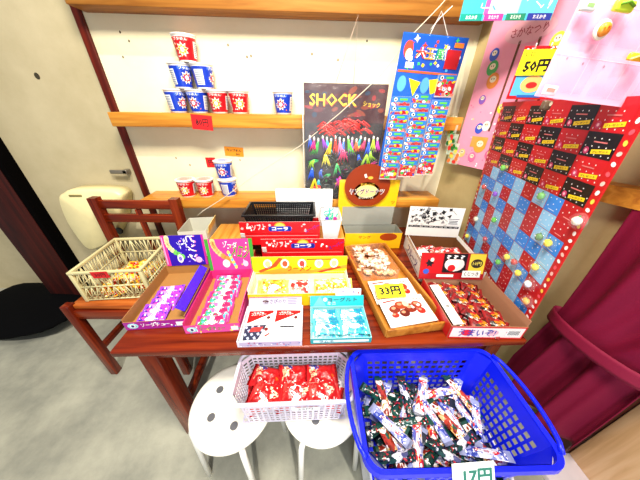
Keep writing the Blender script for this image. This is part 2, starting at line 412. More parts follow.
def put_cup(kind, x, y, z, rot, label):
    src = cr_ if kind == 'red' else cb_; src.scale = (1.27,)*3
    if kind in used: o = dup(src, (x, y, z), rot, label)
    else: o = src; used.add(kind); o.location = (x, y, z); o.rotation_euler = (0,0,rot); o['label'] = label
CH = .1002
ym = 1.34
xs = [W(px, 104, ym).x for px in (177.5, 198.8, 219.2, 239.5)]
put_cup('blue', xs[0], ym, zmid, 1.1, 'blue noodle cup, leftmost on the middle shelf, bottom of the pyramid')
put_cup('blue', xs[1], ym, zmid, -.15, 'blue noodle cup in the bottom row of the pyramid, above the red price tag')
put_cup('red', xs[2], ym, zmid, 0, 'red noodle cup between a blue cup and another red cup on the middle shelf')
put_cup('red', xs[3], ym, zmid, .3, 'red noodle cup at the right end of the pyramid row')
put_cup('blue', W(182,77,ym).x, ym, zmid+CH, .9, 'blue noodle cup in the second tier, on the left')
put_cup('blue', W(203.5,77,ym).x, ym, zmid+CH, 1.5, 'blue noodle cup in the second tier, on the right, showing its white panel')
put_cup('red', W(186,50,ym).x, ym, zmid+2*CH, .05, 'red noodle cup alone at the top of the pyramid')
put_cup('blue', W(284, 116, ym).x, ym, zmid, -.2, 'blue noodle cup standing alone near the black toy bag')
for px, l in ((185, 'red noodle cup on the lowest shelf, nearest the chair'), (203.5, 'red noodle cup on the lowest shelf, beside the stacked pair')):
    q = W(px+2, 187, 1.31); put_cup('red', q.x, 1.31, ZB, .1, l)
q = W(228.5, 187, 1.32); put_cup('blue', q.x, 1.32, ZB, 1.4, 'blue and white noodle cup under another one on the lowest shelf')
put_cup('blue', W(224,168,1.32).x, 1.32, ZB+CH, 0, 'blue noodle cup balanced on top of another on the lowest shelf')

# ================================================================== TABLE
TZ = .70
t = empty('wooden_table', (.05, .93, 0), 'low red-brown wooden table covered with candy boxes', 'table')
tx0, tx1, ty0, ty1 = -.71, .715, -.445, .44
b = MB(); b.box(tx0, tx1, ty0, ty1, TZ-.028, TZ, M_TABLE, .006, 3); b.build('tabletop', t)
b = MB(); b.box(tx0+.06, tx1-.06, ty0+.035, ty0+.06, TZ-.09, TZ-.0285, M_TABLE, .002); b.box(tx0+.06, tx1-.06, ty1-.06, ty1-.035, TZ-.09, TZ-.0285, M_TABLE, .002)
for x in (tx0+.05, tx1-.075): b.box(x, x+.025, ty0+.06, ty1-.06, TZ-.09, TZ-.0285, M_TABLE, .002)
b.build('apron', t)
for x in (tx0+.045, tx1-.105):
    for y in (ty0+.03, ty1-.1):
        b = MB(); b.box(x, x+.062, y, y+.062, 0, TZ-.0285, M_TABLEZ, .005); b.build('leg', t)
b = MB(); b.box(tx0+.065, tx0+.09, ty0+.09, ty1-.1, .18, .23, M_TABLE, .003); b.build('stretcher', t)
# riser at the back of the table
RZ = .80
b = MB(); b.box(-.32, .39, -.10, .10, .08, .10-.001, M_PINEY, .003); b.box(-.31, -.29, -.09, .09, 0, .08, M_PINEY, .002); b.box(.36, .38, -.09, .09, 0, .08, M_PINEY, .002)
o = b.build('wooden_riser', None, (-.205, 1.132, TZ+.001)); tag(o, 'low light wood riser on the table, under the black basket and red boxes', 'riser')

# ================================================================== CHAIR + CRATE
c0 = U(68, 308, .55); c1 = U(128, 312, .55)
ca = math.atan2(c1.y-c0.y, c1.x-c0.x)
SZ = .55
ch = empty('wooden_chair', (-.955, 1.02, 0), 'red-brown wooden chair beside the table carrying the beige crate', 'chair', rz=-.04)
hw, hd = .215, .185
b = MB()
for k in range(4):
    y0 = -hd+.005+k*.090; b.box(-hw+.005, hw-.005, y0, y0+.086, SZ-.025, SZ, WOOD('chair_seat_wood', '#8a3e12', '#b05a20', '#c87434', axis=0), .004)
b.build('seat', ch)
for x in (-hw, hw):
    b = MB(); b.box(x-.02, x+.02, -hd-.02, -hd+.02, 0, SZ+.01, M_TABLEZ, .005); b.build('leg', ch)
    b = MB(); b.box(x-.02, x+.02, hd-.02, hd+.02, 0, SZ, M_TABLEZ, .005)
    b.hexa([(x-.02,hd-.02,SZ),(x+.02,hd-.02,SZ),(x+.02,hd+.02,SZ),(x-.02,hd+.02,SZ)], [(x-.022,hd-.01,.965),(x+.022,hd-.01,.965),(x+.022,hd+.03,.965),(x-.022,hd+.03,.965)], M_TABLEZ); b.build('leg', ch)
for z in (.845, .925):
    b = MB(); yy = hd+.0+(z-.55)/.42*.01
    b.box(-hw, hw, yy-.008, yy+.014, z-.022, z+.026, M_TABLE, .004); b.build('back_rail', ch)
b = MB(); b.box(-.015, .015, hd+.0, hd+.015, .55, .9, M_TABLEZ, .002); b.build('back_slat', ch)
for x in (-hw, hw):
    b = MB(); b.box(x-.012, x+.012, -hd+.02, hd-.02, .2, .235, M_TABLEZ, .002); b.build('stretcher', ch)
b = MB(); b.box(-hw+.02, hw-.02, -hd-.01, -hd+.015, SZ-.08, SZ-.026, M_TABLE, .003); b.build('seat_frame', ch)

BEIGE = P('#cfc492', .45)
def crate():
    root = empty('folding_crate', (-.965, 1.04, SZ+.001), 'beige lattice plastic crate on the chair seat', 'crate', rz=.06)
    w2, d2, h = .15, .155, .175; b = MB(); th = .004
    lat = lambda i, j: (i % 5 == 2)
    def diag(c00, c10, c01, nu, nv):
        """woven lattice wall: rails, posts and slanted bars"""
        c00, c10, c01 = Vector(c00), Vector(c10), Vector(c01); u = (c10-c00); v = (c01-c00); n = u.cross(v).normalized()*.002
        def bar(p, q, r):
            b.tube([p, q], r, BEIGE, 4)
        for k in range(nu+1): bar(c00+u*k/nu, c00+u*k/nu+v, .0042)
        for k in (0, .5, 1): bar(c00+v*k, c00+v*k+u, .0048)
        for k in range(nu*3):
            a = k/(nu*3); e = (k+1)/(nu*3)
            for j in range(2):
                if (k//3+j) % 3 == 2: bar(c00+u*e+v*(j/2), c00+u*a+v*((j+1)/2), .0026)
                else:
                    bar(c00+u*a+v*(j/2), c00+u*e+v*((j+1)/2), .0026)
                bar(c00+u*a+v*(j/2), c00+u*a+v*((j+1)/2), .002)
    diag((-w2,-d2,.006), (w2,-d2,.006), (-w2,-d2,h-.006), 4, 2)
    diag((-w2,d2,.006), (w2,d2,.006), (-w2,d2,h-.006), 4, 2)
    diag((-w2,-d2,.006), (-w2,d2,.006), (-w2,-d2,h-.006), 6, 2)
    diag((w2,-d2,.006), (w2,d2,.006), (w2,-d2,h-.006), 6, 2)
    b.perf((-w2,-d2,.004), (w2,-d2,.004), (w2,d2,.004), (-w2,d2,.004), 12, 16, BEIGE, .35, .003)
    b.build('basket_body', root)
    b = MB(); r = .009
    b.box(-w2-r, w2+r, -d2-r, -d2+.004, h-.008, h+.006, BEIGE, .003); b.box(-w2-r, w2+r, d2-.004, d2+r, h-.008, h+.006, BEIGE, .003)
    b.box(-w2-r, -w2+.004, -d2, d2, h-.008, h+.006, BEIGE, .003); b.box(w2-.004, w2+r, -d2, d2, h-.008, h+.006, BEIGE, .003)
    for sx in (-1, 1):
        for sy in (-1, 1): b.box(sx*w2-.008, sx*w2+.008, sy*d2-.008, sy*d2+.008, 0, h, BEIGE, .003)
    b.build('rim', root)
    b = MB(); b.M = b.frame((-.02, -d2-.010, h-.012), (1,0,0), (0,-.1,1)); b.box(-.036,.036,-.02,.02,0,.0006,P('#d41c24',.5)); b.text('30円', 0,0,.045,.022,P('#501010',.6),2); o = b.build('price_tag', root); o['label'] = 'red paper price tag'
    return root
cr = crate()
# pillow packs ------------------------------------------------------
def pack_mesh(name, L, Wd, T, mt, mt2, seed=0, crimp=.1, textmt=None, word=None, nu=14, nv=8, rough=.12):
    b = MB(); rnd = random.Random(seed)
    def prof(u, v, sgn):
        x = (u-.5)*L; y = (v-.5)*Wd
        e = min(1, max(0, (min(u, 1-u)-crimp*.7)/.22)); ee = math.sin(e*PI/2)
        s = math.sin(PI*v)**.6 if 0 < v < 1 else 0
        h = T/2*ee*s
        wob = mnoise.noise(Vector((u*5+seed*3.1, v*4, sgn)))*T*rough*2*ee*(1 if 0 < v < 1 else 0)
        pinch = 1-.07*ee
        return (x, y*pinch, sgn*(h+abs(0)+wob*.6)+ (math.sin(v*40)*.0005 if e == 0 else 0)+T/2)
    for sgn, fl in ((1, False), (-1, True)):
        vs = [prof(i/nu, j/nv, sgn) for j in range(nv+1) for i in range(nu+1)]
        for part, lo, hi in ((mt2, 0, crimp), (mt, crimp, 1-crimp), (mt2, 1-crimp, 1)):
            fs = []
            for j in range(nv):
                for i in range(nu):
                    if lo <= (i+.5)/nu < hi:
                        q = (j*(nu+1)+i, j*(nu+1)+i+1, (j+1)*(nu+1)+i+1, (j+1)*(nu+1)+i); fs.append(q[::-1] if fl else q)
            b.add(vs, fs, part, True)
    if word:
        def wr(v):
            u = v.x/L+.5; vv = v.y/Wd+.5; z = prof(min(max(u,0),1), min(max(vv,.02),.98), 1)[2]; return (v.x, v.y, z+.0006+v.z)
        b.warp = wr
        b.ell(0, 0, L*.2, Wd*.17, P('#ffffff', .3), 0); b.text(word, 0, 0, L*.44, Wd*.3, textmt or P('#c01020', .3), 1)
        b.warp = None
    o = b.build(name); return o
def pile(protos, spots, name, label, cat, group):
    """first use moves the prototype itself, afterwards copies"""
    used_ = set()
    for i, (x, y, z, rx, ry, rz) in enumerate(spots):
        pr = protos[i % len(protos)]
        if pr.name in used_: o = pr.copy(); COL.objects.link(o)
        else: o = pr; used_.add(pr.name)
        o.name = name; o.location = (x, y, z); o.rotation_euler = (rx, ry, rz); tag(o, label, cat, group)
def loc2w(root, x, y, z):
    c, s = math.cos(root.rotation_euler.z), math.sin(root.rotation_euler.z)
    return (root.location.x+x*c-y*s, root.location.y+x*s+y*c, root.location.z+z)
pr = [pack_mesh('snack_packet', .075, .055, .016, PRINT('yellow_snack_film', ['#f4c81c','#e87818','#d81c14','#f8e068','#fff2c0','#b01810'], 70), P('#e8b020', .3), i) for i in range(3)]
sp = []
for k in range(15):
    lx = random.uniform(-.08, .09); ly = -.09+.19*(k % 5)/4+random.uniform(-.02,.02)
    p = loc2w(cr, -.08+.08*(k//5)+random.uniform(-.01,.01), ly-.01, .01+.014*(k % 2)+.02*(k > 9)); sp.append((p[0], p[1], p[2], random.uniform(-.2,.2), random.uniform(-.2,.2), random.uniform(0,6)))
for k in range(9):
    p = loc2w(cr, -.05+.06*(k % 3), -.06+.055*(k//3), .05+.008*(k % 2)); sp.append((p[0], p[1], p[2], random.uniform(-.25,.25), random.uniform(-.25,.25), random.uniform(0,6)))
pile(pr, sp, 'snack_packet', 'small yellow and red snack packet lying in the beige crate', 'snack', 'snack packets in the beige crate')

# ================================================================== OPEN DISPLAY BOXES
def open_box(name, loc, rz, w_, d_, h, out, inn, label, cat='box', t=.002, hf=None, bottom=None, deco=None):
    root = empty(name, loc, label, cat, None, rz); b = MB(); hf = hf or h; x, y = w_/2, d_/2
    b.box(-x, x, -y, y, 0, t, bottom or inn)
    def wall(x0, x1, y0, y1, hh, side):
        # outer face in out colour, inner in inn colour
        b.box(x0, x1, y0, y1, t, hh, inn)
        e = .0004
        if side == 'f': b.M = b.frame((0, y0-e, 0), (1,0,0), (0,0,1)); b.add([(x0,0,0),(x1,0,0),(x1,hh,0),(x0,hh,0)], [(0,1,2,3)], out)
        if side == 'b': b.M = b.frame((0, y1+e, 0), (-1,0,0), (0,0,1)); b.add([(-x1,0,0),(-x0,0,0),(-x0,hh,0),(-x1,hh,0)], [(0,1,2,3)], out)
        if side == 'l': b.M = b.frame((x0-e, 0, 0), (0,-1,0), (0,0,1)); b.add([(-y1,0,0),(-y0,0,0),(-y0,hh,0),(-y1,hh,0)], [(0,1,2,3)], out)
        if side == 'r': b.M = b.frame((x1+e, 0, 0), (0,1,0), (0,0,1)); b.add([(y0,0,0),(y1,0,0),(y1,hh,0),(y0,hh,0)], [(0,1,2,3)], out)
        b.M = Matrix.Identity(4)
    wall(-x, x, -y, -y+t, hf, 'f'); wall(-x, x, y-t, y, h, 'b'); wall(-x, -x+t, -y+t, y-t, h, 'l'); wall(x-t, x, -y+t, y-t, h, 'r')
    if deco: b.M = b.frame((0, -y-.0005, 0), (1,0,0), (0,0,1)); deco(b); b.M = Matrix.Identity(4)
    b.build('box_body', root); return root
def panel(root, name, o, x, y, w_, h, mt, back, deco=None, th=.002, label=None):
    """card flap: origin o = lower centre, printed on the outward side"""
    b = MB(); b.M = b.frame(o, x, y); b.box(-w_/2, w_/2, 0, h, -th, 0, back); b.add([(-w_/2,0,.0003),(w_/2,0,.0003),(w_/2,h,.0003),(-w_/2,h,.0003)], [(0,1,2,3)], mt)
    if deco: deco(b, w_, h)
    q = b.build(name, root)
    if label: q['label'] = label
    return q
def stripes(b, cx, cy, w_, h, n, mt, layer=2):
    for k in range(n): b.rect(cx, cy-h/2+h*(k+.5)/n, w_*random.uniform(.75,1), h/n*.45, mt, layer)
def dots(b, x0, x1, y0, y1, n, cols, r, layer=1):
    for k in range(n): b.ell(random.uniform(x0,x1), random.uniform(y0,y1), r*random.uniform(.6,1.3), r*random.uniform(.6,1.3), P(random.choice(cols), .35), layer, 10)
def swirl(b, cx, cy, s, c1, c2, rot=0, layer=2):
    pts = []
    for k in range(13):
        a = rot+k/12*3.6; r = s*(1-.45*k/12); pts.append((cx+r*math.cos(a), cy+r*math.sin(a)))
    inner = []
    for k in range(13):
        a = rot+k/12*3.6; r = s*(.62-.3*k/12); inner.append((cx+r*math.cos(a), cy+r*math.sin(a)))
    for k in range(12): b.poly([inner[k], pts[k], pts[k+1], inner[k+1]], P(c1, .35), layer)
    b.ell(cx, cy, s*.22, s*.18, P(c2, .35), layer)

# --- A purple chewy candy box, B pink one
PUR, PNK = P('#2a10a0', .3), P('#e8308c', .3)
def chewy(name, fl, fr, rz, d_, main, edge, wordc, inner, label, lidlabel, bg, front_cols):
    w_ = (fr-fl).length; mid = (fl+fr)/2
    c = Vector((mid.x-math.sin(rz)*d_/2, mid.y+math.cos(rz)*d_/2, TZ+.001))
    def fdeco(b):
        b.rect(0, .018, w_*.98, .034, P(bg, .3), 1)
        b.ell(-w_*.36, .02, .018, .013, P('#9fe0e8', .3), 2); b.ell(-w_*.36, .02, .009, .009, WHITE, 3); b.ell(-w_*.36, .02, .005, .006, P('#203070',.3), 4)
        b.text('ソーダチュー', .0, .022, w_*.46, .02, P(wordc, .3), 3); dots(b, -w_*.48, w_*.48, .003, .034, 16, front_cols, .0035, 2)
        b.rect(w_*.4, .018, w_*.13, .02, WHITE, 3)
    r = open_box(name, c, rz, w_, d_, .05, P(bg, .35), inner, label, hf=.038, bottom=CARD, deco=fdeco)
    return r, w_
A, wA = chewy('candy_box', U(131, 325.5, TZ), U(185, 331, TZ), .06, .32, PUR, PNK, '#ffffff', CARD, 'open purple candy box nearest the beige crate', '', '#a02890', ['#ffffff','#f060b0','#6020c0'])
B_, wB = chewy('candy_box', U(188, 330.5, TZ), U(240, 334, TZ), .04, .30, PNK, PNK, '#30a030', P('#d02878', .4), 'open pink candy box beside the purple one', '', '#e050a0', ['#40b0a0','#f8e050','#ffffff'])
def lidA(b, w_, h):
    b.rect(-w_*.45, h*.5, w_*.1, h, PNK, 1); b.rect(-w_*.47, h*.5, w_*.03, h*.9, P('#f49ac8', .3), 2)
    b.rect(w_*.475, h*.5, w_*.05, h, P('#c02890', .3), 1)
    for k in range(9):
        a = k/8; b.ell(-w_*(.36-.30*a+.12*math.sin(a*3)), h*(.92-.62*a), w_*.055, h*.09, P('#f2e8a8' if k < 6 else '#70c858', .3), 2)
    b.ell(-w_*.14, h*.24, w_*.07, h*.14, WHITE, 3); b.ell(-w_*.14, h*.24, w_*.04, h*.08, P('#7c68d8',.3), 4)
    b.text('ビソン', w_*.20, h*.55, h*.85, w_*.24, P('#f48ac8', .3), 3, -PI/2); b.text('ビソン', w_*.185, h*.555, h*.85, w_*.2, WHITE, 4, -PI/2)
    b.text('ソーダ', -w_*.02, h*.72, w_*.22, h*.3, P('#ffffff', .3), 3, .3)
    b.ell(w_*.3, h*.18, w_*.08, h*.1, P('#f6b0d8', .3), 3); dots(b, -w_*.1, w_*.4, h*.1, h*.95, 14, ['#8a6cf0','#f4a0d0','#ffffff'], .004, 2)
def lidB(b, w_, h):
    b.rect(0, h*.5, w_, h, P('#e83c90', .3), 1); b.rect(w_*.46, h*.5, w_*.08, h, P('#3c9c34', .3), 2); b.rect(-w_*.465, h*.5, w_*.07, h, P('#3c9c34', .3), 2)
    for k in range(9):
        a = k/8; b.ell(-w_*(.34-.34*a+.1*math.sin(a*3)), h*(.93-.62*a), w_*.055, h*.09, P('#f8c878' if k < 6 else '#f09040', .3), 2)
    for k in range(7): b.ell(-w_*(.02+.02*k)+w_*.1, h*(.1+.08*k), w_*.03, h*.06, P(['#f0f060','#60c8e8'][k % 2], .3), 3)
    b.text('メロン', w_*.22, h*.6, w_*.36, h*.42, P('#2ca02c', .3), 4, -.25); b.text('ソーダ', w_*.02, h*.82, w_*.3, h*.2, WHITE, 4, -.1)
    b.ell(-w_*.12, h*.22, w_*.08, h*.13, WHITE, 3); b.ell(w_*.3, h*.2, w_*.06, h*.1, P('#f8c0e0',.3), 3); dots(b, -w_*.1, w_*.4, h*.1, h*.95, 14, ['#f8e050','#f4a0d0','#ffffff'], .004, 2)
panel(A, 'lid', (.0, .155, .05), (1,0,0), (0,.15,1), .182, .15, PUR, CARD, lidA, label='purple printed lid standing up at the back')
panel(A, 'side_flap', (wA/2-.012, 0, .043), (0,-1,0), (-.95,0,.75), .26, .035, P('#4018d8', .3), P('#4018d8', .3), label='blue-purple flap folded inwards')
panel(B_, 'lid', (.005, .148, .05), (1,0,0), (0,.1,1), .20, .155, P('#e83c90', .3), CARD, lidB, label='pink printed lid standing up at the back')
panel(B_, 'side_flap', (wB/2-.004, -.02, .043), (0,1,0), (.3,0,1), .25, .04, P('#f4489c', .3), P('#f4489c', .3), label='bright pink side flap')
sachA = [pack_mesh('candy_sachet', .10, .062, .012, PRINT('purple_sachet', ['#7c2ccc','#d84ca8','#f0e8f8','#4018a0','#a838c8','#e890d0','#5c20b0'], 45), P('#8c3cc0', .3), i, .1, P('#5a18a8',.3), 'ソーダ') for i in range(3)]
sachB = [pack_mesh('candy_sachet', .11, .062, .012, PRINT('pink_green_sachet', ['#c82878','#58b8b0','#e8e0f0','#30a048','#a81858','#e868a8','#4898c0'], 45), P('#d83080', .3), i+9, .1, P('#1c7c3c',.3), 'メロン') for i in range(3)]
def stack_in(root, protos, rows, w_, label, cat, group, y0, dy, z0, tilt=.25, dx=0, jit=.02, nm='candy_sachet'):
    sp = []
    for k in range(rows):
        p = loc2w(root, dx+random.uniform(-jit,jit)*.3, y0+k*dy, z0+.004*(k % 2)); sp.append((p[0], p[1], p[2], tilt, random.uniform(-.03,.03), root.rotation_euler.z+random.uniform(-.06,.06)))
    pile(protos, sp, nm, label, cat, group)
stack_in(A, sachA, 5, wA, 'purple and white candy sachet lying in the purple box', 'candy', 'sachets in the purple box', -.125, .037, .004, .3, -.03)
stack_in(B_, sachB, 8, wB, 'pink and green candy sachet lying in the pink box', 'candy', 'sachets in the pink box', -.118, .033, .006, .32, -.012)

# --- P pale box behind
q = U(182, 228, .8)
Pb = open_box('carton', (-.605, 1.125, TZ+.001), .1, .135, .17, .15, P('#dcdacb', .5), P('#c4c2b2', .6), 'pale grey open carton behind the purple candy box')
panel(Pb, 'side_flap', (.069, .0, .125), (0,-1,0), (.25,0,1), .14, .045, P('#f0e8b0', .5), P('#e8d890', .5), lambda b, w_, h: (b.text('おかし', 0, h*.5, w_*.6, h*.4, P('#807040', .5), 2)), label='cream printed flap')

# --- E yellow box
def lidE(b, w_, h):
    b.poly([(-w_*.5,h*.05),(-w_*.2,h*.35),(w_*.1,h*.2),(w_*.5,h*.5),(w_*.5,h*.3),(w_*.1,h*.02),(-w_*.3,h*.0)], P('#f0942c', .35), 1)
    b.poly([(-w_*.42,h*.1),(-w_*.25,h*.45),(-w_*.18,h*.9),(-w_*.22,h*.95),(-w_*.3,h*.5),(-w_*.45,h*.2)], P('#d8481c', .35), 2)
    b.poly([(w_*.18,h*.12),(w_*.42,h*.42),(w_*.44,h*.34),(w_*.22,h*.06)], P('#e0341c', .35), 2)
    for x, c in ((-.34,'#f6c088'),(-.16,'#e05030'),(.02,'#d84038'),(.2,'#f0b0a0'),(.36,'#f8e890')):
        b.ell(w_*x, h*.6, w_*.045, h*.26, WHITE, 2); b.ell(w_*x, h*.6, w_*.028, h*.17, P(c, .35), 3)
    b.text('ラーメン', -w_*.01, h*.33, w_*.26, h*.32, P('#c03010', .35), 4); b.rect(w_*.2, h*.84, w_*.26, h*.06, P('#806010', .4), 3)
E0 = open_box('snack_box', (-.045, .742, TZ+.001), .0, .40, .14, .065, P('#f4c414', .3), P('#f6ecd0', .5), 'yellow snack box with printed round medallions on its raised lid')
panel(E0, 'lid', (0, .067, .055), (1,0,0), (0,.15,1), .415, .085, P('#f8c80e', .3), P('#e8d8a0', .5), lidE)
panel(E0, 'side_flap', (-.197, 0, .05), (0,1,0), (-.15,0,1), .12, .03, P('#f8f4e4', .4), P('#f8f4e4', .4)); panel(E0, 'side_flap', (.197, 0, .05), (0,-1,0), (.15,0,1), .12, .03, P('#f8f4e4', .4), P('#f8f4e4', .4))
pk = [pack_mesh('ramen_snack_packet', .115, .085, .016, PRINT('yellow_ramen_film', ['#f4c010','#e8a010','#f8e060','#fff0c0','#d86018'], 80), P('#f0d060', .3), 21+i, .08, P('#b02010',.3), 'めん') for i in range(2)]
pk2 = [pack_mesh('ramen_snack_packet', .085, .08, .016, PRINT('red_ramen_film', ['#d83028','#f08878','#ffffff','#e8b0a0','#b01c18'], 80), P('#e8c0b0', .3), 31+i, .08) for i in range(2)]
pile(pk, [(-.165, .735, .735, .25, 0, .08), (-.15, .715, .752, .3, .04, -.05)], 'ramen_snack_packet', 'yellow ramen snack packet at the left end of the yellow box', 'snack', 'yellow ramen packets in the yellow box')
pile(pk2, [(-.045, .73, .737, .28, 0, .03), (-.045, .712, .755, .3, 0, -.02)], 'ramen_snack_packet', 'pink-red ramen snack packet in the middle of the yellow box', 'snack', 'red ramen packets in the yellow box')
pk3 = pack_mesh('ramen_snack_packet', .09, .08, .016, PRINT('green_ramen_film', ['#f4d020','#a8b830','#f8f0a0','#e87828','#ffffff'], 80), P('#e8d860', .3), 41, .08)
pile([pk3], [(.06, .73, .74, .28, 0, .03), (.13, .73, .745, .28, 0, -.06)], 'ramen_snack_packet', 'yellow-green ramen snack packet behind the turquoise box', 'snack', 'yellow-green ramen packets in the yellow box')

# --- F,G red cola boxes
def lidR(word):
    def f(b, w_, h):
        dots(b, -w_*.47, w_*.34, h*.12, h*.88, 16, ['#ffffff','#f8b8b8','#f6e0e0'], .0055, 1)
        b.ell(0, h*.55, w_*.075, h*.42, P('#f0a020', .3), 2); b.ell(0, h*.52, w_*.06, h*.34, P('#f8e060', .3), 3)
        b.rect(0, h*.40, w_*.25, h*.44, P('#1c34a8', .3), 4); b.ell(-w_*.125, h*.40, w_*.02, h*.22, P('#1c34a8', .3), 4); b.ell(w_*.125, h*.40, w_*.02, h*.22, P('#1c34a8', .3), 4)
        b.text('コーラ', 0, h*.4, w_*.2, h*.3, WHITE, 5, 0, .0006)
        b.text('ソフト', -w_*.26, h*.55, w_*.17, h*.5, P('#fbd8d8', .3), 3, .1)
        b.text('スーパー', w_*.4, h*.42, w_*.2, h*.34, P('#3c2c98', .3), 4, .45)
        b.rect(-w_*.4, h*.5, w_*.03, h*.2, WHITE, 2)
    return f
RB_ = P('#d4141c', .3)
def cola(y, x, z, lab, w_=.40, dd=.09, hh=.095):
    r = open_box('cola_box', (x, y, z), .0, w_, dd, hh, RB_, P('#b81418', .5), lab, deco=lambda b: (b.rect(0,hh-.012,w_*.96,.003,P('#f0a0a0',.4),1)))
    panel(r, 'lid', (0, -dd/2, hh+.002), (1,0,0), (0,.1,1), w_, .058, RB_, P('#e8e0d8', .5), lidR('コーラ'), label='red printed front panel'); return r
Fb = cola(.975, -.035, RZ-.035+.001, 'red cola box with a raised printed panel, the nearer of two', .40)
Fb.location.z = TZ+.001; Fb.location.y = .986; 
Gb = cola(1.075, -.145, RZ+.002, 'red cola box with a raised printed panel, right under the black basket', .385, .18, .064)
panel(Fb, 'corner_flap', (-.185, -.05, .09), (1,0,0), (0,-.2,1), .02, .03, WHITE, WHITE)
panel(Gb, 'corner_flap', (-.18, -.094, .045), (1,0,0), (0,-.2,1), .02, .025, WHITE, WHITE)
stick = [pack_mesh('cola_candy_packet', .11, .03, .012, PRINT('red_cola_film', ['#d81c1c','#ffffff','#f06048','#a01010'], 90), P('#e03028',.3), 60+i) for i in range(2)]
pile(stick, [(-.13+.1*k, .98+.012*(k % 2), TZ+.005, .1, 0, .05*k) for k in range(4)]+[(-.12+.1*k, .985, TZ+.02, .1, 0, -.05*k) for k in range(3)], 'cola_candy_packet', 'narrow red and white candy packet inside the nearer cola box', 'candy', 'packets in the nearer cola box')
# small red dotted carton between pink lid and yellow box
def rdeco(b): dots(b, -.045, .045, .005, .07, 26, ['#ffffff','#f8c0a0'], .004, 1); b.ell(.0,.052,.03,.02,P('#e89030',.3),2)
db = open_box('dotted_carton', (-.315, .90, TZ+.001), .05, .10, .08, .10, P('#c02020', .3), CARD, 'small red carton with white dots wedged behind the pink lid', deco=rdeco)

# --- H black basket
bx = empty('black_basket', (-.148, 1.09, RZ+.068), 'black perforated plastic basket, empty, on top of the rear red cola box', 'basket')
w2, d2, h = .168, .085, .085; b = MB(); k_ = .88
BLK = P('#101012', .3)
T_ = [(-w2,-d2,h),(w2,-d2,h),(w2,d2,h),(-w2,d2,h)]; B0 = [(x*k_, y*k_, .003) for x, y, z in T_]
for i, n in ((0, 26), (1, 13), (2, 26), (3, 13)):
    j = (i+1) % 4; b.perf(B0[i], B0[j], T_[j], T_[i], n, 7, BLK, .42, .002, (.03,.03,.06,.1))
b.perf(B0[0], B0[1], B0[2], B0[3], 24, 11, BLK, .4, .003, (.02,.02,.03,.03)); b.build('basket_body', bx)
b = MB(); r = .008
for a, c in (((-w2-r,-d2-r),(w2+r,-d2+.002)), ((-w2-r,d2-.002),(w2+r,d2+r)), ((-w2-r,-d2),(-w2+.002,d2)), ((w2-.002,-d2),(w2+r,d2))):
    b.box(a[0], c[0], a[1], c[1], h-.006, h+.003, BLK, .002)
b.build('rim', bx)

# --- white carton behind basket and clear canister
b = MB(); b.box(-.155, .155, -.018, .018, 0, .215, P('#f6f5f2', .4), .003); b.box(-.153, .153, -.019, -.0185, .19, .191, P('#d8d6d0', .5))
o = b.build('white_carton', None, (-.03, 1.210, RZ+.001)); tag(o, 'plain white carton standing behind the black basket', 'box')
cn = empty('straw_tub', (.108, 1.10, RZ+.001), 'white translucent tub holding green and pink plastic pieces', 'tub', rz=-.03)
b = MB(); TUB = P('#eef2f4', .25, alpha=.78); bt = [(-.035,-.07,0),(.035,-.07,0),(.035,.07,0),(-.035,.07,0)]; tp = [(-.05,-.085,.12),(.05,-.085,.12),(.05,.085,.12),(-.05,.085,.12)]
for i in range(4):
    j = (i+1) % 4; b.add([bt[i], bt[j], tp[j], tp[i]], [(0,1,2,3)], TUB)
b.add(bt, [(3,2,1,0)], TUB); b.build('tub_body', cn)
b = MB(); b.tube([Vector(p)+Vector((0,0,0)) for p in tp], .003, P('#ffffff', .3), 6, closed=True); b.build('rim', cn)
for i in range(14):
    b = MB(); g = P(random.choice(['#30c8a0','#40d8b0','#20b890']), .25); L_ = random.uniform(.05,.09)
    pts = [(k/5*L_-L_/2, .004*math.sin(k*1.3), 0) for k in range(6)]; b.tube(pts, .0028, g, 6)
    b.lathe([(.001,-.002),(.005,0),(.001,.002)], g, 8, c=(L_/2, 0))
    o = b.build('plastic_pick', None, loc2w(cn, random.uniform(-.018,.018), random.uniform(-.01,.045), .05+.005*i)); o.rotation_euler = (random.uniform(-.5,.5), random.uniform(-.7,.7), random.uniform(.5,2.4))
    tag(o, 'thin green plastic piece in the white tub', 'plastic piece', 'green pieces in the white tub')
for i, (c, x, y, z, nm) in enumerate((('#d82088', .02, -.05, .105, 'magenta'), ('#6030c0', -.022, -.04, .10, 'violet'), ('#3060d0', -.02, -.055, .085, 'blue'))):
    b = MB(); b.lathe([(.004,0),(.009,.002),(.0095,.016),(.006,.02)], P(c, .25), 14); o = b.build('plastic_bead', None, loc2w(cn, x, y, z)); o.rotation_euler = (.5, .2*i, 0); tag(o, nm+' plastic bead in the white tub', 'bead')

# --- J donut box
YEL = P('#f6bc14', .3)
J = open_box('donut_box', (.355, 1.155, TZ+.001), 0, .32, .11, .10, YEL, P('#96968a', .5), 'yellow donut box with a large brown disc on its raised lid', deco=lambda b: (b.ell(.085,.075,.05,.024,P('#a03c10',.3),1), b.text('ヤング',-.05,.075,.07,.02,P('#8c3410',.3),2)))
def lidJ(b, w_, h):
    pass
b = MB(); b.M = b.frame((-.03, .05, .10), (1,0,0), (0,.0,1))
b.box(-.16,.16,0,.115,-.002,0,P('#98988c',.6)); b.box(-.165,.165,.115,.268,-.002,.0,YEL)
b.box(-.165,-.14,0,.115,.0,.001,YEL); b.text('ツ', .145,.14,.02,.02,P('#a04010',.3),2)
b.add([(-.165,0,.0012),(-.14,0,.0012),(-.14,.115,.0012),(-.165,.115,.0012)],[(0,1,2,3)],YEL)
J2 = b.build('lid', J); J2['label'] = 'yellow lid standing behind the box'
b = MB(); b.M = b.frame((-.045, .049, .262), (1,0,0), (0,.0,1))
n = 40; cy = .075; R = .123
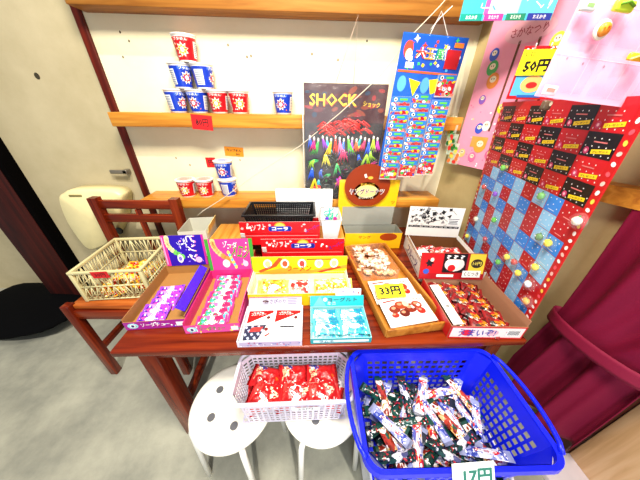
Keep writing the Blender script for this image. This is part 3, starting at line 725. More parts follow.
pts = [(R*math.cos(2*PI*i/n), max(-.038, cy+.95*R*math.sin(2*PI*i/n)-.0)) for i in range(n)]
DB = P('#8c3008', .3)
b.add([(x,y,.012) for x,y in pts], [list(range(n))], DB); b.add([(x,y,.010) for x,y in pts], [list(range(n))[::-1]], DB); b.add([(x,y,.012) for x,y in pts]+[(x,y,.010) for x,y in pts], [(n+i, n+(i+1)%n, (i+1)%n, i) for i in range(n)], DB)
b.M = b.M @ Matrix.Translation((0,0,.012))
b.ell(0,.047,.06,.035,P('#f4d488',.3),1); b.text('ヤングドーナツ', 0, .045, .19, .034, P('#f4ead8', .3), 2.5, 0, .0016); b.text('ヤングドーナツ', 0, .045, .185, .032, P('#50245c', .3), 3.4, 0, .0004)
b.text('おやつに', 0, .083, .075, .018, P('#f4c040', .3), 2); b.ell(0,.047,.07,.05,P('#a8541c',.3),0); b.text('DONUTS', 0, .012, .08, .013, P('#f0e0c8', .3), 2)
b.rect(-.015,.13,.012,.02,P('#f0e8d8',.3),1,.4); b.ell(.012,.12,.014,.008,P('#f8b040',.3),1)
d = b.build('disc_sign', J2); d['label'] = 'round brown printed disc'

# --- K tray with wrapped donuts and chocolate packs
K = empty('candy_tray', (.345, .805, TZ+.001), 'long brown tray holding wrapped sweets and white chocolate packs', 'tray', rz=.13)
b = MB(); kw, kd = .118, .278
M_TRAY = WOOD('tray_wood', '#8c5014', '#b0722a', '#c88c3c', axis=1, rough=.3)
b.box(-kw,kw,-kd,kd,0,.006,M_TRAY); 
for s in (-1,1): b.box(s*kw-.004, s*kw+.004, -kd, kd, .0, .038, M_TRAY, .0015); b.box(-kw, kw, s*kd-.004, s*kd+.004, .0, .038, M_TRAY, .0015)
b.build('tray_body', K)
ck = empty('clear_box', loc2w(K, -.012, .135, .007), 'clear plastic box of wrapped cookies in the tray', 'box', rz=.1)
b = MB(); CL = CLEAR('clear_plastic', '#fff6e8', .07)
b.box(-.085,.085,-.12,.12,0,.0012,CL)
for s in (-1,1): b.box(s*.085-.0008,s*.085+.0008,-.12,.12,.0012,.05,CL); b.box(-.084,.084,s*.12-.0008,s*.12+.0008,.0012,.05,CL)
b.build('box_body', ck)
def wrapped(seed):
    b = MB(); rn_ = random.Random(seed); body = PRINT('cream_pink_wrapper', ['#e8c8a0','#d88878','#f6ead8','#b86040','#f0d8c0','#c8a080'], 75, bump=.5)
    def f(u, v):
        a = 2*PI*u; r = .021*(1+.12*mnoise.noise(Vector((math.cos(a)*1.5, math.sin(a)*1.5, v*3+seed)))); z = (v-.5)
        rr = r*math.sqrt(max(0, 1-(z*2)**4)); return (rr*math.cos(a), rr*math.sin(a), .013+z*.024)
    b.grid(f, 14, 8, body); 
    for s in (-1, 1):
        b.grid(lambda u, v: (s*(.018+.018*v), (u-.5)*(.012+.02*v), .013+.003*math.sin(u*20)*v), 8, 3, P('#f0e8e0', .15, alpha=.75))
    return b.build('wrapped_cookie')
wp = [wrapped(i) for i in range(3)]; sp = []
for k in range(24):
    lv = k//12; i = k % 12; p = loc2w(ck, -.055+.055*(i % 3)+random.uniform(-.008,.008), -.085+.055*(i//3)+random.uniform(-.008,.008)+.01*lv, .003+.024*lv)
    if lv == 1 and (i in (0,11,2)): continue
    sp.append((p[0],p[1],p[2],random.uniform(-.3,.3),random.uniform(-.3,.3),random.uniform(0,6)))
pile(wp, sp, 'wrapped_cookie', 'small cookie in clear pinkish wrapping inside the clear box', 'candy', 'wrapped cookies in the clear box')
def chocpack(i):
    b = MB(); L, Wd, T = .19, .125, .022
    def f(u, v): e = math.sin(PI*min(max((u-.05)/.9,0),1))**.5*math.sin(PI*min(max((v-.05)/.9,0),1))**.5; return ((u-.5)*L, (v-.5)*Wd, T*.5+T*.5*e+.0015*mnoise.noise(Vector((u*6,v*6,i))))
    FILM = P('#f2ece8', .18, bump=.3)
    b.grid(f, 18, 14, FILM); b.grid(lambda u,v: (f(1-u,v)[0], f(u,v)[1], T-f(u,v)[2]), 18, 14, FILM)
    b.warp = lambda p: (p.x, p.y, f(p.x/L+.5, p.y/Wd+.5)[2]+p.z+.0006)
    CH = [P('#7c2410',.35), P('#9c3c1c',.35), P('#5c1408',.35), P('#b8281c',.3)]
    for x, y, r, c in ((-.05,.005,.022,0),(-.02,.018,.024,1),(.012,.0,.026,0),(.045,.012,.022,1),(-.02,-.018,.02,2),(.05,-.016,.018,3),(-.058,-.02,.014,3)):
        b.ell(x, y, r, r*.8, CH[c], 0+((abs(x)*1000) % 3)*.5, 14); b.ell(x-.004, y+.004, r*.4, r*.3, P('#d88868',.3), 3, 10)
    b.ell(.0,.02,.012,.014,P('#e8c0a0',.3),4); b.text('チョコ', .06, .04, .035, .012, P('#b01818',.3), 2); b.rect(-.055,.045,.05,.006,P('#c03028',.3),2)
    b.warp = None; return b.build('chocolate_pack')
for i, (yy, lab, zz) in enumerate(((-.08, 'white chocolate pack with brown pictures under the yellow price card', .012), (-.195, 'white chocolate pack with brown pictures at the front end of the tray', .018))):
    o = chocpack(i); o.location = loc2w(K, .0, yy, zz); o.rotation_euler = (.12, 0, K.rotation_euler.z-.02+.05*i); tag(o, lab, 'chocolate pack')
# 33 yen card
p = U(390, 291, TZ+.055); b = MB(); b.M = b.frame((0,0,0), (1,.05,0), (-.05,1,.35)); b.box(-.06,.06,-.03,.03,-.0005,0,P('#f6e818',.5)); b.text('33円', 0,0,.085,.038,P('#101010',.5),1,0,.0014)
o = b.build('price_card', None, p+Vector((0,0,.002))); tag(o, 'yellow handwritten 33 yen price card lying on a white chocolate pack', 'price card')

# --- C white box with red packs
C0 = open_box('sweets_box', (-.138, .568, TZ+.001), 0, .215, .155, .028, P('#d8d0e0', .35), P('#e4e2ea', .5), 'white open box of candy packs at the front edge beside the turquoise one',
    deco=lambda b: (b.rect(0,.014,.2,.018,P('#b9aac8',.4),1), dots(b,-.1,.1,.006,.022,26,['#7060a0','#d04070','#ffffff','#8088c0'],.003,2)))
panel(C0, 'lid', (0, .076, .028), (1,0,0), (0,.9,.75), .205, .036, P('#a8a2b4', .4), P('#e0dce6', .5), lambda b, w_, h: (b.text('わさびのり', .0, h*.5, w_*.4, h*.5, P('#504868',.4), 2), stripes(b, w_*.32, h*.5, w_*.2, h*.7, 4, P('#706888',.4)), b.rect(0,h*.94,w_,h*.08,P('#c83040',.4),2)))
def flatpack(mode, seed):
    b = MB(); L, Wd, T = .098, .062, .010; b.box(-L/2, L/2, -Wd/2, Wd/2, 0, T, P('#f6f4f4', .2), .003); b.M = Matrix.Translation((0,0,T+.0001))
    if mode == 'red':
        b.poly([(-.046,-.028),(-.046,.028),(.046,.028),(.046,.018)], P('#cc1418', .25), 1); b.text('ココアシガー', -.008, .012, .055, .012, WHITE, 3); b.text('cola', -.01, .02, .04, .006, WHITE, 3)
        b.ell(.03,-.004,.007,.007,P('#601010',.3),2); b.text('10', .03,-.018,.012,.008,P('#a01020',.3),2)
    elif mode == 'dark':
        b.poly([(-.046,-.028),(-.046,.028),(.03,.028),(.005,-.028)], P('#282c48', .25), 1)
        for r_ in range(4):
            for c_ in range(6):
                if (r_+c_) % 2: b.rect(-.04+.011*c_, -.021+.014*r_, .008, .010, P('#aab4d4',.3), 2, .5)
        b.poly([(-.02,.02),(.02,.02),(.01,.002),(-.03,.002)], P('#b03030',.3), 3); b.ell(.03,.01,.007,.007,P('#701818',.3),2); b.rect(.035,-.012,.02,.006,P('#c03030',.3),2,.6)
    else:
        b.rect(.0,.018,.05,.008,P('#404048',.4),1); stripes(b,0,-.006,.05,.036,6,P('#a0a0a8',.5),1); b.rect(.037,0,.018,.056,P('#e8e0c0',.4),1)
    return b.build('candy_pack')
for m_, x, y, z, rx, rz, lab in (('red',-.05,.035,.006,.05,.02,'red and white candy pack in the upper left of the front white box'), ('dark',-.05,-.032,.006,.1,.05,'dark chequered candy pack in the lower left of the front white box'),
        ('red',.052,.036,.005,.05,-.05,'red and white candy pack in the upper right of the front white box'), ('white',.052,-.03,.006,.08,-.03,'white candy pack with small grey text in the front white box')):
    o = flatpack(m_, 0); o.location = loc2w(C0, x, y, z); o.rotation_euler = (rx, 0, rz); tag(o, lab, 'candy pack')
b = MB(); b.M = b.frame((0,0,0),(1,0,0),(0,-.5,1)); b.ell(0,0,.012,.012,P('#381410',.4),0,16); b.box(-.01,.01,-.003,.003,-.001,0,P('#381410',.4)); b.text('R',0,0,.009,.01,P('#e0c0b0',.4),1)
o = b.build('round_seal', C0, (-.035, .08, .05)); o['label'] = 'small dark round seal sticker'

# --- D turquoise box
TEAL = P('#0aa0a8', .3)
D0 = open_box('sweets_box', (.103, .568, TZ+.001), .0, .208, .145, .026, TEAL, P('#9adadc', .4), 'turquoise open box at the middle of the front edge',
    deco=lambda b: (b.rect(.0,.013,.19,.012,P('#d8f4f4',.4),1), b.text('ラムネ',-.05,.013,.05,.012,P('#0c6c88',.4),2), b.rect(.06,.013,.05,.012,WHITE,2)))
panel(D0, 'lid', (0, .072, .026), (1,0,0), (0,.45,1), .21, .042, P('#0cacb2', .3), P('#7accd0', .4), lambda b, w_, h: (b.poly([(-w_*.45,0),(-w_*.2,0),(-w_*.32,h)], P('#5cd8d8',.3),1), b.ell(-w_*.22,h*.65,.008,.008,P('#c8f4f0',.3),2), b.text('ヨーグルト', w_*.1, h*.62, w_*.55, h*.42, P('#203850',.4), 3), b.text('ミニ', -w_*.1, h*.3, w_*.16, h*.3, WHITE, 3)))
panel(D0, 'side_flap', (.045, .092, .06), (1,0,0), (0,.3,1), .10, .03, P('#f8f6fa', .4), WHITE, lambda b, w_, h: (b.text('ケーキ', 0, h*.5, w_*.6, h*.6, P('#604890',.4), 2), b.ell(w_*.4,h*.4,.004,.004,P('#d02030',.4),2)), label='white tag standing at the back')
TW = PRINT('turquoise_sachet', ['#10a4b0','#48c4cc','#d0ecf0','#0880a0','#80d4dc','#3878b0'], 45, bump=.4)
tp_ = [pack_mesh('yogurt_sachet', .10, .055, .015, TW, P('#58c4cc',.2), 80+i, .1, P('#604070',.3), 'ケーキ') for i in range(3)]
sp = []
for r_ in range(3):
    for c_ in range(2): p = loc2w(D0, -.05+.1*c_+random.uniform(-.004,.004), -.042+.038*r_, .004+.003*r_); sp.append((*p, .3, 0, random.uniform(-.1,.1)))
for c_ in range(2): p = loc2w(D0, -.045+.095*c_, -.03, .024); sp.append((*p, .2, .05, random.uniform(-.12,.12)))
pile(tp_, sp, 'yogurt_sachet', 'pale turquoise sachet packed in the turquoise box', 'candy', 'sachets in the turquoise box')

# --- L white cartoon box
WC = P('#f0efe8', .4)
L0 = open_box('cartoon_carton', (.668, .95, TZ+.001), -.12, .275, .32, .075, WC, P('#7a4c28', .7), 'white open carton with black ink drawings on its raised lid')
rnd = random.Random(5)
def lidL(b, w_, h):
    INK = P('#1c1a1c', .5); GR = P('#8c8a8a', .5)
    for k in range(44):
        cx, cy = rnd.gauss(-.03, .06), h*.7+rnd.gauss(0, h*.12); r_ = rnd.uniform(.004,.016)
        b.star(min(max(cx,-w_*.42),w_*.42), min(cy,h*.93), r_, r_*rnd.uniform(.3,.7), rnd.choice((3,4,5)), INK if k % 3 else GR, 1+.1*k, rnd.uniform(0,3))
    for k in range(14):
        x, y = rnd.uniform(-w_*.45,w_*.45), h*rnd.uniform(.4,.9); b.rect(x, y, rnd.uniform(.01,.035), .0016, INK, 4, rnd.uniform(-.8,.8))
    b.rect(w_*.34,h*.55,w_*.2,h*.22,WHITE,5); b.rect(w_*.34,h*.63,w_*.2,.003,INK,6); stripes(b,w_*.34,h*.52,w_*.17,h*.14,3,INK,6)
    b.rect(0,h*.34,w_*.94,h*.07,INK,2); b.text('フーセンガムコミック', 0,h*.34,w_*.9,h*.05,WHITE,3)
panel(L0, 'lid', (0, .155, .075), (1,0,0), (0,.1,1), .29, .17, WC, P('#b89868', .7), lidL)
def sideL(b, w_, h): b.text('ドラチョコ', 0, h*.5, w_*.8, h*.5, P('#5c2c70',.4), 2); b.rect(0,h*.12,w_*.9,.002,P('#3c2030',.4),2)
b = MB(); b.M = b.frame((-.1385, 0, .004), (0,-1,0), (0,0,1)); b.text('フルーツ', 0, .034, .17, .04, P('#5c2c70',.4), 2); b.rect(0,.008,.23,.004,P('#30282c',.4),1); b.build('side_print', L0)
panel(L0, 'side_flap', (-.136, -.02, .075), (0,-1,0), (-.2,0,1), .28, .022, P('#faf8f2',.4), WC); panel(L0, 'side_flap', (.136, .0, .075), (0,1,0), (.1,0,1), .28, .02, P('#faf8f2',.4), WC)
RF = PRINT('red_black_gum_film', ['#c8141c','#181014','#ffffff','#d83038','#a00c14','#e8b8a0'], 70, bump=.4)
gp = [pack_mesh('gum_packet', .08, .055, .014, RF, P('#b01018',.3), 90+i) for i in range(3)]
sp = []
for k in range(14):
    p = loc2w(L0, -.08+.053*(k % 4)+random.uniform(-.01,.01), -.10+.065*(k//4)+random.uniform(-.01,.01), .004+.014*(k % 3)); sp.append((*p, random.uniform(-.2,.4), random.uniform(-.2,.2), random.uniform(0,6)))
for k in range(6):
    p = loc2w(L0, -.02+.05*(k % 3), .0+.05*(k//3), .045); sp.append((*p, random.uniform(-.2,.4), random.uniform(-.2,.2), random.uniform(0,6)))
pile(gp, sp, 'gum_packet', 'red and black candy packet inside the ink-drawn white carton', 'candy', 'packets in the ink-drawn carton')
o = pack_mesh('paper_sachet', .075, .07, .02, P('#e6e8ee', .3, var=.15, scale=60), P('#d8dae4',.3), 99); o.location = loc2w(L0, -.085, -.015, .052); o.rotation_euler = (.3,.1,.5); tag(o, 'crumpled whitish sachet at the left side of the ink-drawn carton', 'sachet')

# --- M red box with rows of packets
M0 = open_box('snack_box', (.618, .626, TZ+.001), -.05, .262, .255, .06, P('#c41c20', .35), P('#a8785a', .6), 'red and white box full of dark red snack sachets at the table corner',
    deco=lambda b: (b.rect(0,.03,.25,.048,P('#f2dcd8',.35),1), b.text('うまいぞ!', -.035,.03,.13,.036,P('#2848a0',.35),3), b.ell(-.07,.03,.02,.016,P('#d82838',.35),2), b.ell(.02,.03,.02,.014,P('#e8b0b8',.35),2), b.rect(.09,.03,.045,.03,WHITE,3), [b.rect(.073+.0045*k,.032,.0022,.022,P('#202020',.4),4) for k in range(9)], b.rect(0,.004,.25,.006,P('#c41c20',.35),2)))
def lidM(b, w_, h):
    b.rect(-w_*.32,h*.6,w_*.34,h*.75,P('#b81018',.35),1); b.rect(w_*.02,h*.62,w_*.36,h*.72,P('#141014',.35),1); b.rect(w_*.36,h*.6,w_*.24,h*.76,P('#e4c83c',.35),1)
    b.ell(w_*.02,h*.58,w_*.15,h*.27,P('#f0d8d0',.35),2); b.rect(w_*.02,h*.86,w_*.34,h*.18,P('#101014',.35),3); b.text('???', w_*.02,h*.86,w_*.28,h*.14,WHITE,4)
    b.ell(-w_*.02,h*.44,w_*.06,h*.13,P('#c01820',.3),3); b.star(-w_*.36,h*.62,.02,.011,6,P('#18141c',.35),2); b.ell(-w_*.4,h*.3,.013,.012,P('#3050b0',.35),3); b.ell(-w_*.33,h*.75,.008,.009,P('#f0d0c0',.35),4)
    b.ell(w_*.36,h*.62,w_*.09,h*.17,P('#28201c',.35),2); b.text('10円', w_*.36,h*.62,w_*.13,h*.14,P('#f4e060',.3),3); b.rect(w_*.3,h*.22,w_*.28,h*.26,P('#f0eee6',.4),4); b.text('くじつき', w_*.3,h*.22,w_*.22,h*.16,P('#303030',.4),5)
    b.rect(-w_*.1,h*.14,w_*.26,h*.1,P('#e8e0d8',.4),3)
panel(M0, 'lid', (-.015, .122, .06), (1,0,0), (0,.25,1), .28, .12, P('#a01018', .35), P('#b89868', .6), lidM, label='red, black and yellow printed lid')
panel(M0, 'side_flap', (-.122, -.02, .0605), (0,-1,0), (1,0,.12), .20, .034, P('#f4f0ea',.4), WC, lambda b,w_,h: (b.text('新', w_*.1,h*.5,.012,.016,P('#303030',.5),2)), label='white inward flap')
panel(M0, 'side_flap', (.1305, .0, .06), (0,1,0), (.05,0,1), .25, .026, P('#b81820',.35), P('#a8785a',.6))
DR = PRINT('dark_red_snack_film', ['#5c0c10','#a81c1c','#1c100c','#7c1214','#c87818','#3c0c0c','#d8c8b0','#2c0c0c'], 60, bump=.4)
mp_ = [pack_mesh('snack_sachet', .07, .042, .013, DR, P('#8c1c1c',.3), 110+i, .12) for i in range(4)]
sp = []
for lv in range(3):
    for r_ in range(6):
        for c_ in range(3 if lv else 4):
            p = loc2w(M0, -.085+(.07 if lv else .056)*c_+random.uniform(-.008,.008), -.095+.038*r_+random.uniform(-.005,.005), .004+.014*lv); sp.append((*p, random.uniform(.1,.4), random.uniform(-.15,.15), -.5+random.uniform(-.5,.5)))
pile(mp_, sp, 'snack_sachet', 'dark red snack sachet in the box at the right corner', 'snack', 'dark red sachets in the corner box')

# ================================================================== STOOLS
CREAM = P('#efe9da', .3)
def stool():
    root = empty('round_stool', (0,0,0), 'x', 'stool'); r, z = .15, .45; b = MB()
    b.lathe([(r-.012,z-.022),(r-.002,z-.02),(r,z-.012),(r,z-.006),(r-.006,z-.001),(r-.02,z-.0015),(.02,z-.003),(.0005,z-.003)], CREAM, 48)
    b.M = Matrix.Translation((0,0,z-.002))
    b.build('seat', root)
    b = MB(); b.M = Matrix.Translation((0,0,z-.0012))
    for i in range(5):
        b = MB(); b.M = Matrix.Translation((0,0,z-.0012)); a = 2*PI*i/5+.35; b.ell(.078*math.cos(a), .078*math.sin(a), .0135, .0135, P('#58585c', .5), 1, 20); b.build('hole_dot', root)  # flat grey discs drawn in place of the see-through seat holes
    for i in range(4):
        a = PI/4+PI/2*i; b = MB(); c, s = math.cos(a), math.sin(a)
        b.tube([(c*.06,s*.06,z-.03),(c*.12,s*.12,z-.028),(c*.142,s*.142,z-.034),(c*.152,s*.152,z-.06),(c*.158,s*.158,z-.15),(c*.175,s*.175,.0)], .0105, P('#f4f2ea',.3), 10); b.build('leg', root)
    return root
s1 = stool(); c = U(233, 402, .45); s1.location = (c.x, c.y, 0); s1['label'] = 'round cream stool with grey dots, nearest the table leg'; s1.rotation_euler = (0,0,-.35)
c2 = U(320, 394, .45); dup(s1, (c2.x+.005, c2.y-.01, 0), .28, 'round cream stool mostly hidden under the white lattice basket')

# ================================================================== LATTICE BASKETS
def rrect(w2, d2, r, n=6):
    pts = []
    for cx, cy, a0 in ((w2-r,-d2+r,-PI/2),(w2-r,d2-r,0),(-w2+r,d2-r,PI/2),(-w2+r,-d2+r,PI)):
        for k in range(n+1): a = a0+PI/2*k/n; pts.append((cx+r*math.cos(a), cy+r*math.sin(a)))
    return pts
def basket(root, w2, d2, h, k_, mt, nx, ny, nz, bar=.35, corner=.03, rimr=.006, solid=(.04,.12)):
    b = MB(); c = corner
    top = [(-w2+c,-d2),(w2-c,-d2),(w2,-d2+c),(w2,d2-c),(w2-c,d2),(-w2+c,d2),(-w2,d2-c),(-w2,-d2+c)]
    T = [Vector((x,y,h)) for x,y in top]; B = [Vector((x*k_,y*k_,.003)) for x,y in top]
    for i in range(8):
        j = (i+1) % 8; n = (nx,2,ny,2,nx,2,ny,2)[i]
        b.perf(B[i], B[j], T[j], T[i], n, nz, mt, bar, .002, (.0,.0,solid[0],solid[1]))
    # floor of the basket
    q = [Vector((-w2*k_,-d2*k_+c*0,.003)), Vector((w2*k_,-d2*k_,.003)), Vector((w2*k_,d2*k_,.003)), Vector((-w2*k_,d2*k_,.003))]
    b.perf(*[v*.985 for v in q], nx, ny, mt, bar*1.2, .003)
    b.build('basket_body', root)
    b = MB(); pr = rrect(w2+rimr*.6, d2+rimr*.6, corner); b.tube([(x,y,h) for x,y in pr], rimr, mt, 8, closed=True); b.build('rim', root)
wb = empty('white_lattice_basket', (-.06, .45, .452), 'white lattice basket full of red packets, standing across the two stools', 'basket', rz=0)
WL = P('#dcd6e6', .35)
basket(wb, .195, .083, .145, .93, WL, 17, 9, 7, .34, .03, .0065)
b = MB(); b.M = b.frame((.04,-.0835,.10),(1,0,0),(0,-.1,1)); b.box(-.045,.045,-.012,.012,0,.0008,P('#f2f2f4',.5)); b.text('22円',0,0,.05,.014,P('#707078',.5),2); b.build('price_tag', wb)
RP = PRINT('red_kit_film', ['#b00c10','#c81410','#980a10','#c81410','#e8b890','#b41014','#a80c10','#d86020','#34429c','#b41014'], 26, bump=.6)
RP2 = PRINT('red_white_film', ['#c81c1c','#ffffff','#e04038','#b81418','#f0d0b0','#c01414'], 34, bump=.6)
rp = [pack_mesh('red_snack_bag', .12, .08, .03, (RP, RP2)[i % 2], P('#c41c20',.25), 140+i, .1, P('#c01418',.3), ('だるま' if i == 1 else None), 16, 10, .35) for i in range(4)]
sp = []
for lv in range(4):
    for c_ in range(3):
        for r_ in range(2 if lv in (1,2,3) else 1):
            sc = .75 if lv < 2 else 1
            p = loc2w(wb, (-.1+.1*c_)*sc+random.uniform(-.012,.012), ((-.024+.048*r_) if lv else 0)*sc+random.uniform(-.008,.008), .006+.024*lv); sp.append((*p, random.uniform(-.15,.15), random.uniform(-.15,.15), random.uniform(-.3,.3)))
pile(rp, sp, 'red_snack_bag', 'glossy red snack bag in the white lattice basket', 'snack', 'red snack bags in the white lattice basket')

# white support basket and blue shopping basket
sb = empty('white_support_basket', (.405, .36, .001), 'white lattice basket mostly hidden beneath the blue shopping basket', 'basket')
basket(sb, .215, .16, .405, .86, P('#eceef2',.35), 22, 16, 18, .35, .03, .007)
bb = empty('shopping_basket', (.385, .337, .412), 'blue plastic shopping basket piled with snack sticks', 'basket', rz=-.02)
BLU = P('#0a1ee0', .3); bw, bd, bh = .242, .152, .235; kk = .83
b = MB(); c_ = .035
top = [(-bw+c_,-bd),(bw-c_,-bd),(bw,-bd+c_),(bw,bd-c_),(bw-c_,bd),(-bw+c_,bd),(-bw,bd-c_),(-bw,-bd+c_)]
T = [Vector((x,y,bh)) for x,y in top]; Bq = [Vector((x*kk,y*kk,.003)) for x,y in top]
for i in range(8):
    j = (i+1) % 8
    if i % 2: b.perf(Bq[i], Bq[j], T[j], T[i], 1, 1, BLU, .1, .003, skip=lambda i,j: True)
    else: b.perf(Bq[i], Bq[j], T[j], T[i], (14,0,10,0,14,0,10,0)[i], 7, BLU, .34, .003, (.03,.03,.06,.16))
b.perf(*[Vector((sx*bw*kk*.985, sy*bd*kk*.985, .003)) for sx, sy in ((-1,-1),(1,-1),(1,1),(-1,1))], 14, 9, BLU, .4, .003)
b.build('basket_body', bb)
b = MB(); pr = rrect(bw+.012, bd+.010, .045)
n = len(pr); inn_ = rrect(bw-.001, bd-.001, .036)
for z0, z1, off in ((bh-.016, bh+.002, 0),):
    V = [(x,y,z1) for x,y in inn_]+[(x,y,z1+.002) for x,y in pr]+[(x*1.01,y*1.01,z0) for x,y in pr]+[(x,y,z0) for x,y in inn_]
    Fc = []
    for i in range(n):
        j = (i+1) % n
        for l in range(3): Fc.append((l*n+i, (l+1)*n+i, (l+1)*n+j, l*n+j)[::-1])
        Fc.append((3*n+i, i, j, 3*n+j)[::-1])
    b.add(V, Fc, BLU, False)
fixn(b.build('rim', bb))
for sx in (-1, 1):     # folded carrying handles resting on the rim
    b = MB(); pts = []
    for k in range(13):
        a = k/12; y = (a-.5)*2*(bd-.02); x = sx*(bw+.006+.03*math.sin(PI*a)**.6); pts.append((x, y, bh+.008))
    b.tube(pts, .0065, BLU, 8); b.build('handle', bb)
b = MB(); b.M = b.frame((-.0,-bd-.013,bh+.006),(1,.02,.08),(0,.55,1)); b.box(-.05,.05,-.038,.03,0,.0008,P('#f0f6f4',.5)); b.text('17円',.01,-.004,.066,.036,P('#2c7060',.5),2,0,.0012); o = b.build('price_tag', bb); o['label'] = 'white card with 17 yen written by hand'
def sticks():
    cols = [['#0c3830','#14483c','#082820','#0c3830','#d8d4cc','#a81820'], ['#e4e0e4','#b8bcd8','#c82430','#5860b0','#d8d4d8','#d8a050'],
            ['#8890c4','#e8e8f0','#3848a0','#c8cce0','#d02c38','#f0f0f4'], ['#7c2418','#e0b078','#f0e8e0','#a83828','#18483c','#c89838'], ['#101c28','#1c4440','#143830','#d0d0dc','#484c78','#b02830']]
    out = []
    for i, c in enumerate(cols):
        out.append(pack_mesh('snack_stick', .148, .03, .02, PRINT('stick_film_%s' % 'abcde'[i], c, 42, bump=.5, rough=.2), P(['#14443c','#c8ccd8','#9098c0','#184038','#202838'][i], .2), 200+i, .1, P('#c01828',.3), ('チョコ' if i in (1,2) else None), 16, 6, .3))
    return out
stk = sticks(); sp = []
for lv in range(6):
    sc = 1+.02*lv
    for k in range(15):
        gx = (k % 5)/4*2-1; gy = (k//5)-1
        hx, hy = .125*sc, .07*sc
        lx, ly = gx*hx+random.uniform(-.02,.02), gy*hy+random.uniform(-.015,.015)
        ang = random.choice([.2, -.4, 1.2, -1.1, .7, 2.8, 1.7, -.1])+random.uniform(-.3,.3)
        ex, ey = .06*abs(math.cos(ang)), .06*abs(math.sin(ang))
        mx_, my_ = .2-ex, .125-ey
        lx = min(max(lx,-mx_),mx_); ly = min(max(ly,-my_),my_)
        p = loc2w(bb, lx, ly, .008+.0175*lv+random.uniform(0,.006)); sp.append((*p, random.uniform(-.22,.22), random.uniform(-.1,.1), ang))
random.shuffle(sp)
pile(stk, sp, 'snack_stick', 'thin foil-wrapped snack stick in the blue shopping basket', 'snack', 'snack sticks in the blue basket')

# ================================================================== LEFT SIDE THINGS
# cream plastic container hanging by the wall
b = MB(); CP = P('#eedfa6', .35)
out = [(62,198),(66,192),(76,188.5),(110,188.5),(122,192),(125,199),(122,222),(112,240),(100,247),(92,248),(84,241),(70,220)]
pts = [W(x, y, 1.34) for x, y in out]
cx = sum(p.x for p in pts)/len(pts); cz = sum(p.z for p in pts)/len(pts)
N_ = 48; def_pts = []
m_ = len(pts)
for i in range(m_):
    for k in range(4):
        t_ = k/4; p0, p1, p2, p3 = pts[i-1], pts[i], pts[(i+1) % m_], pts[(i+2) % m_]
        q = .5*((2*p1)+(-p0+p2)*t_+(2*p0-5*p1+4*p2-p3)*t_**2+(-p0+3*p1-3*p2+p3)*t_**3); def_pts.append((q.x-cx, q.z-cz))
n = len(def_pts); V = []; rings = [(1,.04),(1,-.035),(.975,-.048),(.93,-.055),(.0,-.06)]
for s_, y in rings: V += [(x*s_, y, z*s_) for x, z in def_pts]
Fc = [(k*n+i, k*n+(i+1) % n, (k+1)*n+(i+1) % n, (k+1)*n+i) for k in range(4) for i in range(n)]+[list(range(n))]
b.add(V, Fc, CP, True); o = fixn(b.build('plastic_container', None, (cx, 1.365, cz)))
tag(o, 'cream rounded plastic container fixed to the wall behind the chair', 'container')
b = MB(); b.box(-.035,.035,-.003,.002,-.006,.006,P('#8c7c48',.5),.002); q = b.build('slot', o, (-.02,-.056,.14)); 
b = MB(); b.M = b.frame((0,0,0),(1,0,0),(0,0,1)); b.lathe([(.022,0),(.022,.008),(.016,.01)],P('#2c2820',.4),20); b.build('hole_disc', o, (.13,-.056,-.085))  # dark disc added in place of the dark round hole
p = W(122, 171, 1.41); b = MB(); b.box(-.05,.045,-.03,-.02,-.012,.012,P('#8c8474',.35,metal=.6),.004); b.box(.02,.045,-.03,.008,-.012,.012,P('#8c8474',.35,metal=.6),.003)
o = b.build('wall_catch', None, (p.x, 1.411, p.z)); tag(o, 'small grey metal catch on the wall beside the dark red trim', 'catch')
# black bag on the floor
b = MB()
def blob(u, v):
    a = 2*PI*u; ph = PI*(v-.5); r = 1+.42*mnoise.noise(Vector((math.cos(a)*1.3, math.sin(a)*1.3, v*2))); x = .50*math.cos(a)*max(0,math.cos(ph))**.7*r; y = .26*math.sin(a)*max(0,math.cos(ph))**.7*r; z = .09+.09*math.sin(ph)
    return (x, y, max(z, 0.001))
b.grid(blob, 36, 16, P('#030304', .9, spec=.1)); 
b.tube([(.05,0,.14),(.12,-.05,.165),(.22,-.06,.15),(.28,-.02,.11)], .012, P('#060607',.7), 8)
q = U(25, 312, .05); o = b.build('black_bag', None, (q.x, q.y, .001), -.15); tag(o, 'black soft bag on the floor beside the dark post', 'bag')

# cord
b = MB(); pts = [W(197,216,1.2), W(203,211,1.2), W(222,199,1.21), W(255,175,1.22), W(300,146,1.23), W(340,113,1.23), W(378,78,1.24), W(412,35,1.25), W(440,6,1.27), W(450,-6,1.28)]
o = b.tube(pts, .0022, P('#cfc4ac',.6), 6).build('string_cord'); tag(o, 'thin pale cord running diagonally across the wall to the top rail', 'cord')

